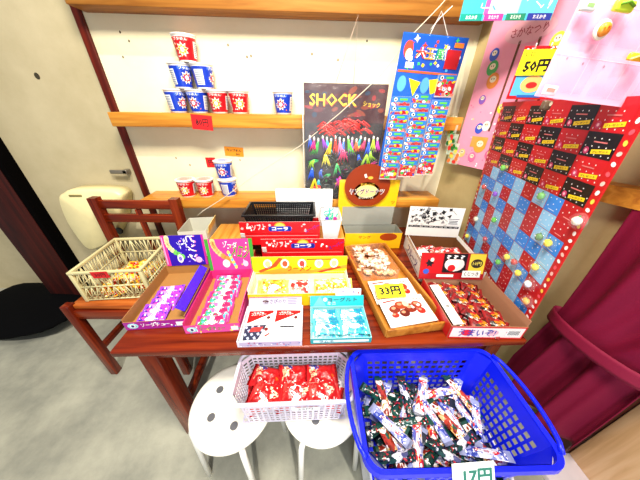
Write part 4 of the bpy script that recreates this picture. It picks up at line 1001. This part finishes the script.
# ================================================================== SHOCK BAG
YB = 1.235
p0, p1, p2 = W(302,76,YB), W(391,85,YB), W(303,196,YB)
bw_, bz1, bz0 = (p1.x-p0.x), (p0.z+p1.z)/2, p2.z-.03; bxc = (p0.x+p1.x)/2
bag = empty('toy_display_bag', (bxc, YB, bz0), 'clear bag with a dark SHOCK header card and rubber lures, hanging on the wall', 'display bag')
Hh = bz1-bz0; hw_ = bw_/2
b = MB(); b.M = b.frame((0,.012,0),(1,0,0),(0,0,1)); b.box(-hw_+.006,hw_-.006,.01,Hh-.01,-.002,0,P('#180a10',.3))
b.box(-hw_+.006,hw_-.006,Hh*.70,Hh-.01,0,.001,P('#3a0c14',.3)); b.M = b.M @ Matrix.Translation((0,0,.0012))
rn2 = random.Random(3)
for k in range(26): b.ell(rn2.uniform(-hw_*.9,hw_*.9), Hh*rn2.uniform(.73,.96), rn2.uniform(.008,.03), rn2.uniform(.004,.012), P(rn2.choice(['#5c1820','#2a0a28','#7c3018','#203048','#8c1c20']),.3), .1*k*.5, 10, rn2.uniform(-.6,.6))
b.text('SHOCK', -hw_*.28, Hh*.865, hw_*1.12, Hh*.095, P('#c06018',.3), 4); b.text('SHOCK', -hw_*.29, Hh*.87, hw_*1.1, Hh*.085, P('#f4d830',.3), 6)
b.text('ショック', hw_*.62, Hh*.84, hw_*.4, Hh*.04, P('#e8c020',.3), 5, -.1)
for k in range(30): b.ell(rn2.uniform(-hw_*.85,hw_*.85), Hh*rn2.uniform(.05,.68), rn2.uniform(.006,.02), rn2.uniform(.004,.012), P(rn2.choice(['#341020','#10202c','#2c1c0c','#400c10']),.3), .1*k*.5, 10, rn2.uniform(-1,1))
b.build('backing_card', bag)
b = MB(); CB = CLEAR('bag_film', '#ffffff', .045, .06)
b.grid(lambda u,v: ((u-.5)*2*hw_, -.035*math.sin(PI*u)**.5*math.sin(PI*v)**.4-.003+.006*mnoise.noise(Vector((u*7,v*9,1))), v*Hh), 22, 30, CB)
b.tube([(-hw_,-.001,0),(-hw_,-.001,Hh)], .002, P('#e8e4dc',.3), 5)
b.build('clear_bag', bag)
hk = W(358,16,1.29); b = MB(); b.tube([(hw_*-.25,0,Hh-.01), Vector((hk.x-bxc,.05,hk.z-bz0)), (hw_*.15,0,Hh-.01)], .0013, P('#d8b8a0',.6), 5); b.build('hanging_string', bag)
# red rubber bundle + lures inside
b = MB()
for k in range(46):
    x = rn2.uniform(-.14,.1); z = rn2.uniform(-.02,.03)-abs(x)*.12
    b.tube([(x+.0, rn2.uniform(-.006,.006), z), (x+.02, rn2.uniform(-.01,.004), z+.014), (x+.04, 0, z+.002), (x+.055, -.004, z-.01)], .004, P(rn2.choice(['#d01c1c','#e03020','#b01418']),.25), 5)
o = b.build('rubber_bundle', None, (bxc+.0, YB-.006, bz0+Hh*.66)); tag(o, 'tangle of red rubber strands below the SHOCK lettering', 'rubber toy')
lc = ['#2858d8','#d82880','#38b048','#8c30c0','#30b8d0','#e8c020','#e03020','#f080b0','#4878e8','#60c838','#a040d0','#f06020','#20a0a0','#c82860','#3060e0','#b0d030','#c83cb0']
for k in range(17):
    x = -hw_*.84+k*(hw_*1.68/16); b = MB(); c = P(lc[k],.2)
    b.lathe([(.001,.012),(.0045,.008),(.0055,0),(.003,-.006)], P('#e8e0d8',.3), 10); sw = rn2.uniform(-.02,.02); L_ = rn2.uniform(.05,.085)
    for q in range(4):
        a = sw+(q-1.5)*.008; b.tube([(0,0,0),(a*.3,-.003,-L_*.3),(a*.8+.004*math.sin(q),-.002,-L_*.65),(a*1.5,0,-L_)], [.0035,.004,.0035,.0012], c, 6)
    o = b.build('rubber_lure', None, (bxc+x, YB-.008-.003*(k % 2), bz0+Hh*.585-.006*(k % 3))); nm = {0:'x'}
    tag(o, 'bright rubber lure with a trailing tail in the row inside the SHOCK bag', 'rubber toy', 'row of lures in the SHOCK bag')
for k in range(9):
    b = MB(); x, z = rn2.uniform(-hw_*.6,hw_*.7), Hh*rn2.uniform(.12,.46); ph = rn2.uniform(0,6); R_ = rn2.uniform(.03,.055)
    c = P(['#080a08','#0c1410','#060608','#101c10'][k % 4],.25); pts = [(R_*math.cos(ph+t_*.55)*(1-.03*t_), -.002*(k % 4)+.002*math.sin(t_), R_*.8*math.sin(ph+t_*.55)*(1-.03*t_)) for t_ in range(14)]
    b.tube(pts, [.009*(1-.5*abs(t_-6)/8) for t_ in range(14)], c, 7); o = b.build('rubber_snake', None, (bxc+x, YB-.012, bz0+z)); tag(o, 'glossy black rubber snake coiled in the lower part of the SHOCK bag', 'rubber toy', 'black rubber snakes in the SHOCK bag')
for k, (fx, fz, c, nm) in enumerate(((-.78,.30,'#2c58c8','blue'),(-.72,.2,'#c8b020','yellow'),(-.15,.34,'#30a058','green'),(-.05,.22,'#c02080','magenta'),(.45,.26,'#b83c18','orange'),(.6,.42,'#8cb828','lime'),(-.45,.42,'#e0d040','pale yellow'),(.0,.46,'#c02060','crimson'),(-.75,.08,'#c83060','rose'),(.2,.08,'#3c8c50','dark green'))):
    b = MB(); x = hw_*fx; z = Hh*fz
    for q in range(5): a = rn2.uniform(-.02,.02); b.tube([(0,0,.02),(a*.5,-.003,0),(a,-.004,-.02),(a*1.6,0,-.045)], [.004,.005,.004,.001], P(c,.2), 6)
    o = b.build('rubber_squid', None, (bxc+x, YB-.02, bz0+z)); tag(o, nm+' rubber squid toy in the lower part of the SHOCK bag', 'rubber toy')

sc_ = ['#2c58c8','#c8b020','#30a058','#c02080','#b83c18','#8cb828','#8828a8','#d83020','#20a0b0','#e060a0']
for k in range(26):
    b = MB(); x = hw_*rn2.uniform(-.9,.88); z = Hh*rn2.uniform(.08,.52); a0 = rn2.uniform(-1.5,1.5); c = P(sc_[k % 10],.2); L_ = rn2.uniform(.04,.07)
    for q in range(4):
        a = a0+rn2.uniform(-.5,.5); b.tube([(0,0,0),(L_*.4*math.sin(a),-.003,-L_*.4*math.cos(a)),(L_*math.sin(a+.4),0,-L_*math.cos(a+.4))], [.0045,.004,.0012], c, 6)
    o = b.build('rubber_tail', None, (bxc+x, YB-.004-.001*(k % 9), bz0+z)); tag(o, 'loose bright rubber tail among the black snakes in the SHOCK bag', 'rubber toy', 'loose rubber tails in the SHOCK bag')

# ================================================================== BALLOON KITE SHEET
YK = 1.21
a, b2, c3 = W(404,31,YK), W(462,38,YK), W(375,169,YK)
kx0, kx1, kz1, kz0 = a.x-.028, b2.x+.004, (a.z+b2.z)/2, c3.z
ks = empty('balloon_card', ((kx0+kx1)/2, YK, kz0), 'tall blue balloon display card hanging right of the SHOCK bag', 'display card')
ks.rotation_euler = (0, .05, 0)
kw_, kh_ = kx1-kx0, kz1-kz0
b = MB(); b.M = b.frame((0,0,0),(1,0,0),(0,0,1)); b.box(-kw_/2,kw_/2,0,kh_,-.002,0,P('#1c5cc0',.3))
BL2 = P('#2068c8',.3)
b.rect(0,kh_*.885,kw_*.98,kh_*.21,P('#1850b8',.3),1)
for k in range(30): b.star(rn2.uniform(-kw_*.45,kw_*.45), kh_*rn2.uniform(.79,.98), rn2.uniform(.004,.014), rn2.uniform(.003,.006), 4, P(rn2.choice(['#58b0f0','#ffffff','#f0d030','#e04020','#40c060']),.3), 2+.05*k, rn2.uniform(0,3))
b.text('大玉風船', .02, kh_*.885, kw_*.62, kh_*.075, WHITE, 6); 
for ch_, x, c in (('大',-.19,'#e83c28'),('玉',-.04,'#f0a020'),('風',.12,'#30b050'),('船',.29,'#f4d820')): b.text(ch_, kw_*x, kh_*.885, kw_*.14, kh_*.07, P(c,.3), 7)
b.ell(-kw_*.38,kh_*.9,.02,.03,P('#e84838',.3),5); b.ell(-kw_*.36,kh_*.87,.015,.02,P('#f4e8c0',.3),6); b.rect(kw_*-.32,kh_*.805,.035,.02,P('#f8f0d0',.3),5); b.rect(kw_*.38,kh_*.95,.04,.016,P('#f08030',.3),5)
b.rect(0,kh_*.765,kw_*.96,kh_*.014,P('#e86030',.3),3)
b.poly([(-kw_*.28,kh_*.72),(-kw_*.08,kh_*.70),(-kw_*.16,kh_*.60)],P('#f6e020',.3),4); b.poly([(kw_*.05,kh_*.72),(kw_*.3,kh_*.74),(kw_*.3,kh_*.66),(kw_*.12,kh_*.62)],P('#f6e020',.3),4)
b.ell(0,kh_*.68,.02,.03,P('#58a8e8',.3),3); b.ell(-kw_*.38,kh_*.68,.02,.03,P('#58a8e8',.3),3)
b.build('backing_card', ks)
b = MB(); b.M = b.frame((kw_*.33,-.003,kh_*.865),(1,0,0),(0,0,1)); b.box(-.03,.03,-.035,.03,0,.0006,P('#b81420',.5)); o = b.build('price_tag', ks); o['label'] = 'dark red blank price tag'
b = MB()
hk = W(432,12,1.28); b.tube([(-.03,0,kh_-.005), Vector((hk.x-(kx0+kx1)/2,.05,hk.z-kz0)), (.05,0,kh_-.005)], .0014, P('#f0ece4',.5), 5)
b.tube([Vector((hk.x-(kx0+kx1)/2-.03,.045,hk.z-kz0-.06)), Vector((hk.x-(kx0+kx1)/2,.045,hk.z-kz0-.02)), Vector((hk.x-(kx0+kx1)/2+.035,.04,hk.z-kz0+.015))], .002, P('#f0ece4',.5), 5); b.build('hanging_string', ks)
def bpack(i):
    b = MB(); L_, H_ = kw_/3*.94, .085; cols = ['#2c58c8','#e84038','#40a848','#f0c020','#e87090','#f0f0f0','#38a8d0','#d82028']
    b.M = b.frame((0,0,0),(1,0,0),(0,0,1)); b.box(-L_/2,L_/2,-H_,0,-.006,0,CLEAR('pouch_film','#f0f8ff',.2,.1)); r_ = random.Random(i)
    b.rect(0,-H_*.14,L_*.96,H_*.24,P('#2878c8',.3),1); b.rect(0,-H_*.62,L_*.94,H_*.6,P('#a82030',.3),.5); b.ell(-L_*.3,-H_*.14,L_*.09,H_*.09,WHITE,2); b.ell(-L_*.3,-H_*.14,L_*.045,H_*.05,BLACK,3); b.rect(L_*.12,-H_*.14,L_*.4,H_*.09,P('#60c840',.3),2)
    for k in range(30): b.ell(r_.uniform(-.42,.42)*L_, -H_*r_.uniform(.30,.93), r_.uniform(.004,.012), r_.uniform(.004,.010), P(r_.choice(['#d82028','#e84038','#c01828','#40a848','#f0c020','#f0e8e0','#2c58c8','#f08070']),.25), 1+.1*k, 10, r_.uniform(0,3))
    b.rect(0,-H_*.97,L_*.97,H_*.04,P('#e8c8b8',.3),4); b.text('ふうせん',r_.uniform(-.01,.01),-H_*.6,L_*.5,H_*.16,P('#ffffff',.3),6)
    return b.build('balloon_pouch')
bp_ = [bpack(i) for i in range(4)]; sp = []
rows = 9
for r_ in range(rows):
    for c_ in range(3):
        z = kz0+kh_*.60-(kh_*.60-.04)*r_/(rows-1)+(.06 if c_ == 2 and r_ == 0 else .0)+.012*c_
        sp.append(((kx0+kx1)/2+kw_*(-1/3+c_/3)+.05*(z-kz0), YK-.006-.004*r_, z, 0.05, 0, .05*(c_-1)))
pile(bp_, sp, 'balloon_pouch', 'small printed balloon pouch hanging on the blue balloon card', 'balloon pouch', 'pouches on the balloon card')

# ================================================================== RIGHT WALL POSTERS
def planeframe(px_list, off):
    p0 = RA+rn*off; return [PL(x, y, p0, rn) for x, y in px_list]
# pink fishing-game poster
q = planeframe([(486,20),(563,20),(452,163)], .05); TL, TR, BL = q
xw = Vector((rd.x,rd.y,0)); W1 = (TR-TL).dot(xw); H1 = TL.z-BL.z
W1 = .36
pp = empty('pink_poster', (BL.x, BL.y, BL.z), 'pink game poster with cartoon animals hanging on the right hand wall', 'poster')
b = MB(); b.M = b.frame((0,0,0), xw, (0,0,1)); b.box(0,W1,0,H1,-.002,0,P('#f49cb8',.35))
for x in (.14,.21,.29): b.rect(x,H1*.56,.009,H1*.55,P('#6c3c24',.4),2)
b.ell(.16,H1*.88,.09,.04,P('#e8a8b8',.4),2,20); b.text('さかなつり', .16,H1*.88,.13,.03,P('#b04858',.4),3)
r5 = random.Random(11)
for k, (x, z, r_, c) in enumerate(((.05,.78,.02,'#3858c8'),(.06,.70,.024,'#48a858'),(.08,.62,.026,'#e88838'),(.16,.44,.016,'#f0dc30'),(.09,.3,.02,'#3c58c8'),(.12,.32,.018,'#f0f0e8'),(.28,.52,.014,'#f0dc30'),(.27,.8,.022,'#f0e040'),(.24,.63,.016,'#c83838'),(.12,.18,.03,'#e0a040'),(.04,.1,.018,'#f0c878'),(.10,.08,.02,'#e070a0'),(.18,.12,.02,'#d86890'),(.22,.28,.02,'#b878c0'),(.06,.5,.016,'#8858b8'),(.3,.35,.02,'#50a8d0'))):
    b.ell(x, H1*z, r_, r_*1.2, P(c,.35), 3+.1*k, 16); b.ell(x, H1*z+.006, r_*.55, r_*.5, P('#f4e4c8',.35), 5+.1*k, 12); b.ell(x-r_*.2, H1*z+.007, .002,.003, BLACK, 8,8); b.ell(x+r_*.2, H1*z+.007, .002,.003, BLACK, 8,8)
b.rect(.11,H1*.20,.08,.05,P('#d8a050',.4),2); dots(b,.01,.34,.01,H1*.5,40,['#f8c8d8','#ffffff','#e878a0','#f4e070'],.004,1)
b.build('printed_card', pp)
# green toy pouches beside it
for k in range(5):
    q = PL(452+k*1.5, 118+k*9, RA+rn*.09, rn); b = MB(); b.M = b.frame((0,0,0), xw, (0,0,1))
    b.box(-.035,.025,-.05,.01,-.006,0,CLEAR('toy_pouch_film','#f4fff0',.25,.1))
    for j in range(7): b.ell(r5.uniform(-.028,.018), r5.uniform(-.04,.0), .009, .012, P(r5.choice(['#48a038','#d83028','#e8d048','#286c30','#e87838']),.3), 1+.2*j, 10, r5.uniform(0,3))
    o = b.build('toy_pouch', None, q+rn*.006*k); tag(o, 'small red and green toy pouch in the strip left of the pink poster', 'toy pouch', 'toy pouches left of the pink poster')
# teal card at the top
q = [None, W(459,21,1.06), W(551,23,1.02)]; d_ = (q[2]-q[1]); 
tcx = Vector((d_.x,d_.y,0)).normalized(); tw = d_.length*.98
tc = empty('picture_card', tuple(q[1]), 'turquoise and pink picture card hanging from the top rail', 'card')
b = MB(); b.M = b.frame((0,0,0), tcx, (0,0,1)); b.box(0,tw,0,.16,-.002,0,P('#48b8d0',.35)); b.tube([(tw*.5,.158,0),(tw*.5,.3,0)], .0012, P('#e8e0d8',.5), 5)
for x0, x1, c in ((0,.25,'#40b8b0'),(.25,.3,'#c858a0'),(.3,.62,'#a8d8e8'),(.62,1,'#60c0e8')): b.rect(tw*(x0+x1)/2,.085,tw*(x1-x0),.14,P(c,.35),1)
for x0, x1, c in ((0,.25,'#109080'),(.26,.48,'#b83c90'),(.5,.72,'#208060'),(.73,1,'#283890')): b.rect(tw*(x0+x1)/2,.009,tw*(x1-x0)*.95,.018,P(c,.35),2); b.text('おえかき',tw*(x0+x1)/2,.009,tw*(x1-x0)*.5,.010,WHITE,3)
for k in range(30): b.rect(r5.uniform(.06,tw-.02), r5.uniform(.03,.15), r5.uniform(.01,.03), .0025, P(r5.choice(['#ffffff','#e8f4f8','#f0c0d8','#3088c0']),.35), 2+.05*k, r5.uniform(-1.5,1.5))
b.build('printed_card', tc)

# ================================================================== PRIZE BOARD
bBL, bBR = Vector((.9,1.133,.733)), Vector((.746,.504,.733))
bx_ = (bBR-bBL); bw3 = bx_.length; bx_.normalize(); BUP = Vector((-.06,.02,1)).normalized(); bn = bx_.cross(BUP); Hb = .72
pb = empty('prize_board', tuple(bBL), 'large red bordered prize board with blue and red squares beside the table', 'prize board')
b = MB(); b.M = b.frame((0,0,0), bx_, BUP); b.box(0,bw3,0,Hb-.02,-.004,0,P('#c01018',.35))
bm_ = .024; cw = (bw3-2*bm_); lowH = Hb*.62; nx, ny = 9, 8
tcx_, tcy_ = cw/nx, (lowH-bm_)/ny
LB, MBl, DRd = P('#8cc8f4',.35), P('#2c88e8',.35), P('#b81020',.35)
DOT = P('#f0f4f8',.4)
r6 = random.Random(21)
seq = [0,2,0,1,0,2,0,1,1]
for i in range(nx):
    for j in range(ny):
        s_ = (i+j*3) % 5; c = (LB, DRd, LB, MBl, DRd)[s_] if not (s_ == 4 and i % 2) else MBl
        x, y = bm_+tcx_*(i+.5), bm_+tcy_*(j+.5); b.rect(x, y, tcx_*.97, tcy_*.97, c, 1)
        for ddx, ddy in ((-.3,.3),(.3,.3),(0,.02),(-.3,-.15),(.3,-.15),(.05,.36)): b.ell(x+ddx*tcx_, y+ddy*tcy_, .0022, .0022, DOT, 2, 6)
        b.rect(x, y-tcy_*.32, tcx_*.4, .0025, P('#c0dcf4',.4) if c is not DRd else P('#e89090',.4), 2)
nu, nv = 6, 4; ux, uy = cw/nu, (Hb-.02-lowH-bm_*.6)/nv
for i in range(nu):
    for j in range(nv):
        c = P('#08060a',.35) if (i+j) % 2 == (1 if j % 2 else 1) else P('#c4101a',.35); x, y = bm_+ux*(i+.5), lowH+uy*(j+.5); b.rect(x, y, ux*.98, uy*.98, c, 1)
        for k in range(14): b.ell(x-ux*.42+ux*.84*(k % 5)/4+.003*(k//5 % 2), y-uy*.38+uy*.8*(k//5)/2.5, .0018, .0018, DOT, 2, 6)
        b.rect(x+ux*.14, y-uy*.22, ux*.55, uy*.17, P('#f4d420',.4), 3, .12); b.text('プレゼント', x+ux*.14, y-uy*.22, ux*.45, uy*.09, P('#302010',.4), 4, .12)
        b.ell(x-ux*.3, y-uy*.25, .009, .009, P('#c83c6c',.35), 3, 10); b.ell(x-ux*.3, y-uy*.25, .004, .004, P('#f8c0d0',.35), 4, 8); b.rect(x+ux*.02, y+uy*.12, ux*.4, .003, P('#d07070',.4), 3)
for k in range(60):
    s_ = k/60; 
    for X_, Y_ in (((bm_*.45), s_*(Hb-.03)+.01), (bw3-bm_*.45, s_*(Hb-.03)+.01), (s_*bw3, bm_*.45)):
        if k % 2 == 0: b.ell(X_, Y_, .0055, .007, P(r6.choice(['#ffffff','#f6d850','#f8c8c0','#e85868','#ffffff']),.35), 1, 8, r6.uniform(0,3))
b.build('printed_board', pb)
bnn = bn.normalized()
if bnn.x > 0: bnn = -bnn
# header card with price note
q = [PL(x, y, bBL+bnn*.006, bnn) for x, y in ((505,97),(546,101),(519,55))]
hb = MB(); ho = q[0]-bBL; hw3 = (q[1]-q[0]).length*1.05; hh3 = .155
hx = Vector((1,-.25,0)).normalized(); ho = W(506,99,.99)-bBL; hw3 = .155; hb.M = hb.frame(ho, hx, (-.1,0,1)); hb.box(0,hw3,0,hh3,-.002,0,P('#c81820',.35))
hb.rect(hw3/2,hh3*.46,hw3*.92,hh3*.78,P('#58b0e4',.35),1); dots(hb,.005,hw3-.005,hh3*.87,hh3*.98,14,['#ffffff'],.003,1)
hb.ell(hw3*.42,hh3*.30,.036,.026,P('#f0b870',.35),2,20); hb.ell(hw3*.42,hh3*.28,.018,.01,P('#c82828',.35),3,14); hb.ell(hw3*.82,hh3*.35,.012,.02,P('#c04880',.35),2,12); hb.ell(hw3*.78,hh3*.62,.014,.012,P('#d070a0',.35),2,12); hb.ell(hw3*.7,hh3*.2,.012,.012,P('#f4d420',.35),3,12)
hb.rect(hw3*.45,hh3*.06,hw3*.5,.008,P('#2860b0',.35),3)
for k in range(3): hb.tube([(hw3*(.2+.3*k),hh3-.004,.001),(hw3*(.2+.3*k),hh3+.008,.001)], .002, P('#e8e0e0',.4), 5)
hc_ = hb.build('header_card', pb); hc_['label'] = 'blue header card with red dotted edge'
nb = MB(); nb.M = nb.frame(ho+Vector((-.2,-1,0))*.004+hx*hw3*.40+Vector((-.012,0,hh3*.68)), hx, (-.1,0,1)); nb.box(-.052,.052,-.033,.04,0,.0006,P('#f8f020',.5)); nb.text('50円', .004,-.006,.075,.034,P('#141414',.5),2,.05,.0014); nb.text('くじ', -.028,.027,.03,.014,P('#141414',.5),2)
o = nb.build('price_note', hc_); o['label'] = 'yellow note reading 50 yen'
# small toys stuck on the board
toys = [(503,168,'#58b828','green'),(484,187,'#c83028','red'),(495,194,'#7830c0','purple'),(541,196,'#78c868','pale green'),(476,219,'#e8ecc8','white'),(494,220,'#58c838','bright green'),
        (467,236,'#f0dc30','yellow'),(485,239,'#b83848','dark red'),(577,221,'#f4e8d8','cream'),(548,243,'#f4e038','yellow'),(539,237,'#58884c','olive green'),(507,257,'#f0e048','yellow'),
        (498,262,'#50b040','green'),(518,273,'#f0d838','yellow'),(535,267,'#f0d040','yellow'),(528,284,'#e8f0f8','white'),(514,262,'#c04038','red'),(526,301,'#f0a848','orange')]
places = ['near the top corner of the blue squares','high on the board edge','beside a small red toy','in the middle of the upper blue squares','near the left border','on the blue squares below the purple toy','low by the ink-drawn carton','just above the tongue box','alone near the right border','in the middle of the board','touching a yellow one at mid board','over the tongue box lid','left of the yellow toy over the lid','toward the bottom of the board','near the bottom, beneath the dark green one','beside the lowest red squares','between two yellow toys','lowest on the board']
for k, (x, y, c, nm) in enumerate(toys):
    q = PL(x, y, bBL+bnn*.012, bnn); r_ = random.Random(k); root = empty('toy_charm', tuple(q), nm+' toy charm in a clear bubble, '+places[k], 'toy')
    b = MB(); fr = b.frame((0,0,0), bx_, BUP); b.M = fr
    k2 = k % 3; R_ = .0125
    prof = [(.001,-.008),(R_*.75,-.006),(R_,0),(R_*.85,.006),(.001,.009)]
    b.lathe(prof, P(c,.25), 14); b.add([(-.002,R_*.8,0),(.004,R_*.8,0),(.009,R_*1.5,.003),(.001,R_*1.4,.003)], [(0,1,2,3)], P('#38a038',.3)); b.ell(-.003,.003,.003,.003,WHITE,20,8)
    b.build('charm', root)
    b = MB(); b.M = fr; b.lathe([(.023,-.008),(.021,.002),(.014,.011),(.001,.014)], CLEAR('bubble_plastic','#ffffff',.06,.05), 16, cap=False); b.build('clear_bubble', root)

# ================================================================== PINK BOARD TOP RIGHT
YP = .58
pBL, pBR = W(535,96,YP), W(648,112,YP)
xx = (pBR-pBL); xx.z *= .9; pw = xx.length+.12; xx.normalize()
pkb = empty('pink_prize_sheet', tuple(pBL), 'pale pink sheet with pocketed toy food, hanging at the top right', 'prize sheet')
b = MB(); b.M = b.frame((0,0,0), xx, (.012,0,1)); b.box(0,pw,0,.36,-.002,0,P('#f0b4cc',.4,var=.05,scale=8))
for z in (.075,.155,.24): 
    b.rect(pw/2, z, pw*.98, .0012, P('#f8dce6',.3), 1)
for x in (.08,.17,.26,.35): b.rect(x,.18,.0012,.34,P('#f8dce6',.3),1)
for x, z in ((.07,.065),(.12,.065),(.03,.07)): b.ell(x,z,.0025,.0025,P('#907888',.4),1,8)
b.build('printed_sheet', pkb)
b = MB(); b.M = b.frame((0,0,0), xx, (.012,0,1))
PK = CLEAR('pocket_film','#fff4fa',.12,.08)
for i in range(3):
    for j in range(4):
        b.grid(lambda u,v: (.01+.105*i+.09*u, .012+.085*j+.07*v, .002+.008*math.sin(PI*u)*math.sin(PI*v)), 6, 6, PK)
b.build('clear_pockets', pkb)
b = MB(); b.tube([Vector((pw*.2,0,.35)), Vector((pw*.3,0,.75))], .0012, P('#e8e0d8',.5), 5); b.build('hanging_string', pkb)
ppn = Vector((0,-1,0))
def onp(px, py, off=.012): return W(px, py, YP-off)
fr0 = MB().frame((0,0,0), xx, (.012,0,1)) @ Matrix.Diagonal((.68,.68,.9,1))
def food(px, py, fn, label, nm='toy_food'):
    b = MB(); b.M = fr0; fn(b); o = b.build(nm, None, onp(px, py)); tag(o, label, 'toy food'); return o
food(602,30, lambda b: (b.lathe([(.001,-.004),(.021,-.004),(.024,0),(.022,.003),(.001,.003)],P('#f4e6d0',.3),24), b.lathe([(.001,.003),(.017,.003),(.015,.008),(.001,.009)],P('#f09030',.3),20), b.ell(.004,.004,.003,.003,P('#d84020',.3),20), b.ell(-.007,.0,.003,.003,P('#c87018',.3),20)), 'round orange toy food with a cream rim on the pale pink sheet')
food(588,6, lambda b: (b.box(-.02,.02,-.012,.012,-.004,.006,P('#e4e8e4',.3),.004), b.rect(0,0,.02,.008,P('#8cb070',.3),13)), 'whitish toy food at the upper left of the pale pink sheet')
food(624,6, lambda b: (b.box(-.03,.028,-.014,.012,-.004,.006,P('#c8e038',.3),.005), b.tube([(-.02,0,.008),(0,.006,.009),(.02,-.002,.008)],.003,P('#6ca828',.3),6)), 'lime green toy food at the top of the pale pink sheet')
food(634,58, lambda b: (b.box(-.022,.03,-.008,.012,-.004,.006,P('#f4c028',.3),.005), b.tube([(-.02,-.006,.007),(0,.003,.008),(.02,0,.007)],.003,P('#f8e070',.3),6)), 'yellow toy food near the right frame side of the pale pink sheet')
food(550,90, lambda b: (b.box(-.022,.022,-.014,.012,-.002,.002,P('#f0d8e0',.2),.001), b.rect(0,0,.028,.01,P('#d88c80',.3),5), b.rect(0,.006,.03,.003,WHITE,6)), 'small pink label packet at the lower left corner of the pale pink sheet', 'label_packet')
food(546,104, lambda b: (b.box(-.015,.015,-.018,.01,-.004,.008,P('#5c4838',.2,var=.4,scale=120),.005), b.ell(.004,.0,.005,.006,P('#b8a890',.3),20)), 'brown toy packet dangling beneath the lower left corner of the pale pink sheet', 'toy_packet')

# ================================================================== CURTAIN
b = MB()
def cur(u, v):
    # u along depth (0 = far edge), v = height 0 bottom .. 1 top
    z = .17+1.75*v; up = min(1, max(0, (z-.67)/.9)); low = min(1, max(0, (.67-z)/.4)); g = math.exp(-((z-.67)/.10)**2)
    far = .64+.04*up+.05*low; near = .34-.34*up**.8+.0*low
    y = far+(near-far)*u
    fold = math.sin(u*15+.9*up)+.4*math.sin(u*33+1.7)
    x = 1.05+(.022+.012*low)*fold*(1-.6*g)-.02*g*math.sin(PI*u)
    return (x-1.03, y-.4, z+.02*math.sin(u*7+1)*(1-v)**5)
MC = P('#7c0c32', .75, var=.1, scale=200, bump=.2, spec=.3)
b.grid(cur, 90, 70, MC)
cu = empty('curtain', (1.03,.4,0), 'maroon cloth curtain gathered by a tie at the doorway', 'curtain'); o = b.build('cloth', cu)
md = o.modifiers.new('thickness','SOLIDIFY'); md.thickness = .003
b = MB(); pts = []
for k in range(24):
    a = 2*PI*k/24; pts.append((.06*math.cos(a)+.01, .09+.165*math.sin(a), .67-.01*math.sin(a)))
n24 = len(pts); V = [Vector(p)+Vector((0,0,dz)) for dz in (-.028,-.014,0,.014,.028) for p in pts]
b.add(V, [(j*n24+k, j*n24+(k+1) % n24, (j+1)*n24+(k+1) % n24, (j+1)*n24+k) for j in range(4) for k in range(n24)], P('#8c1038',.7,bump=.2,scale=150), True)
o = b.build('tie_band', cu); md = o.modifiers.new('thickness','SOLIDIFY'); md.thickness = .003
b = MB(); b.tube([(0,-.5,1.885),(0,.3,1.885)], .01, P('#8c7048',.4), 8); b.build('rod', cu)
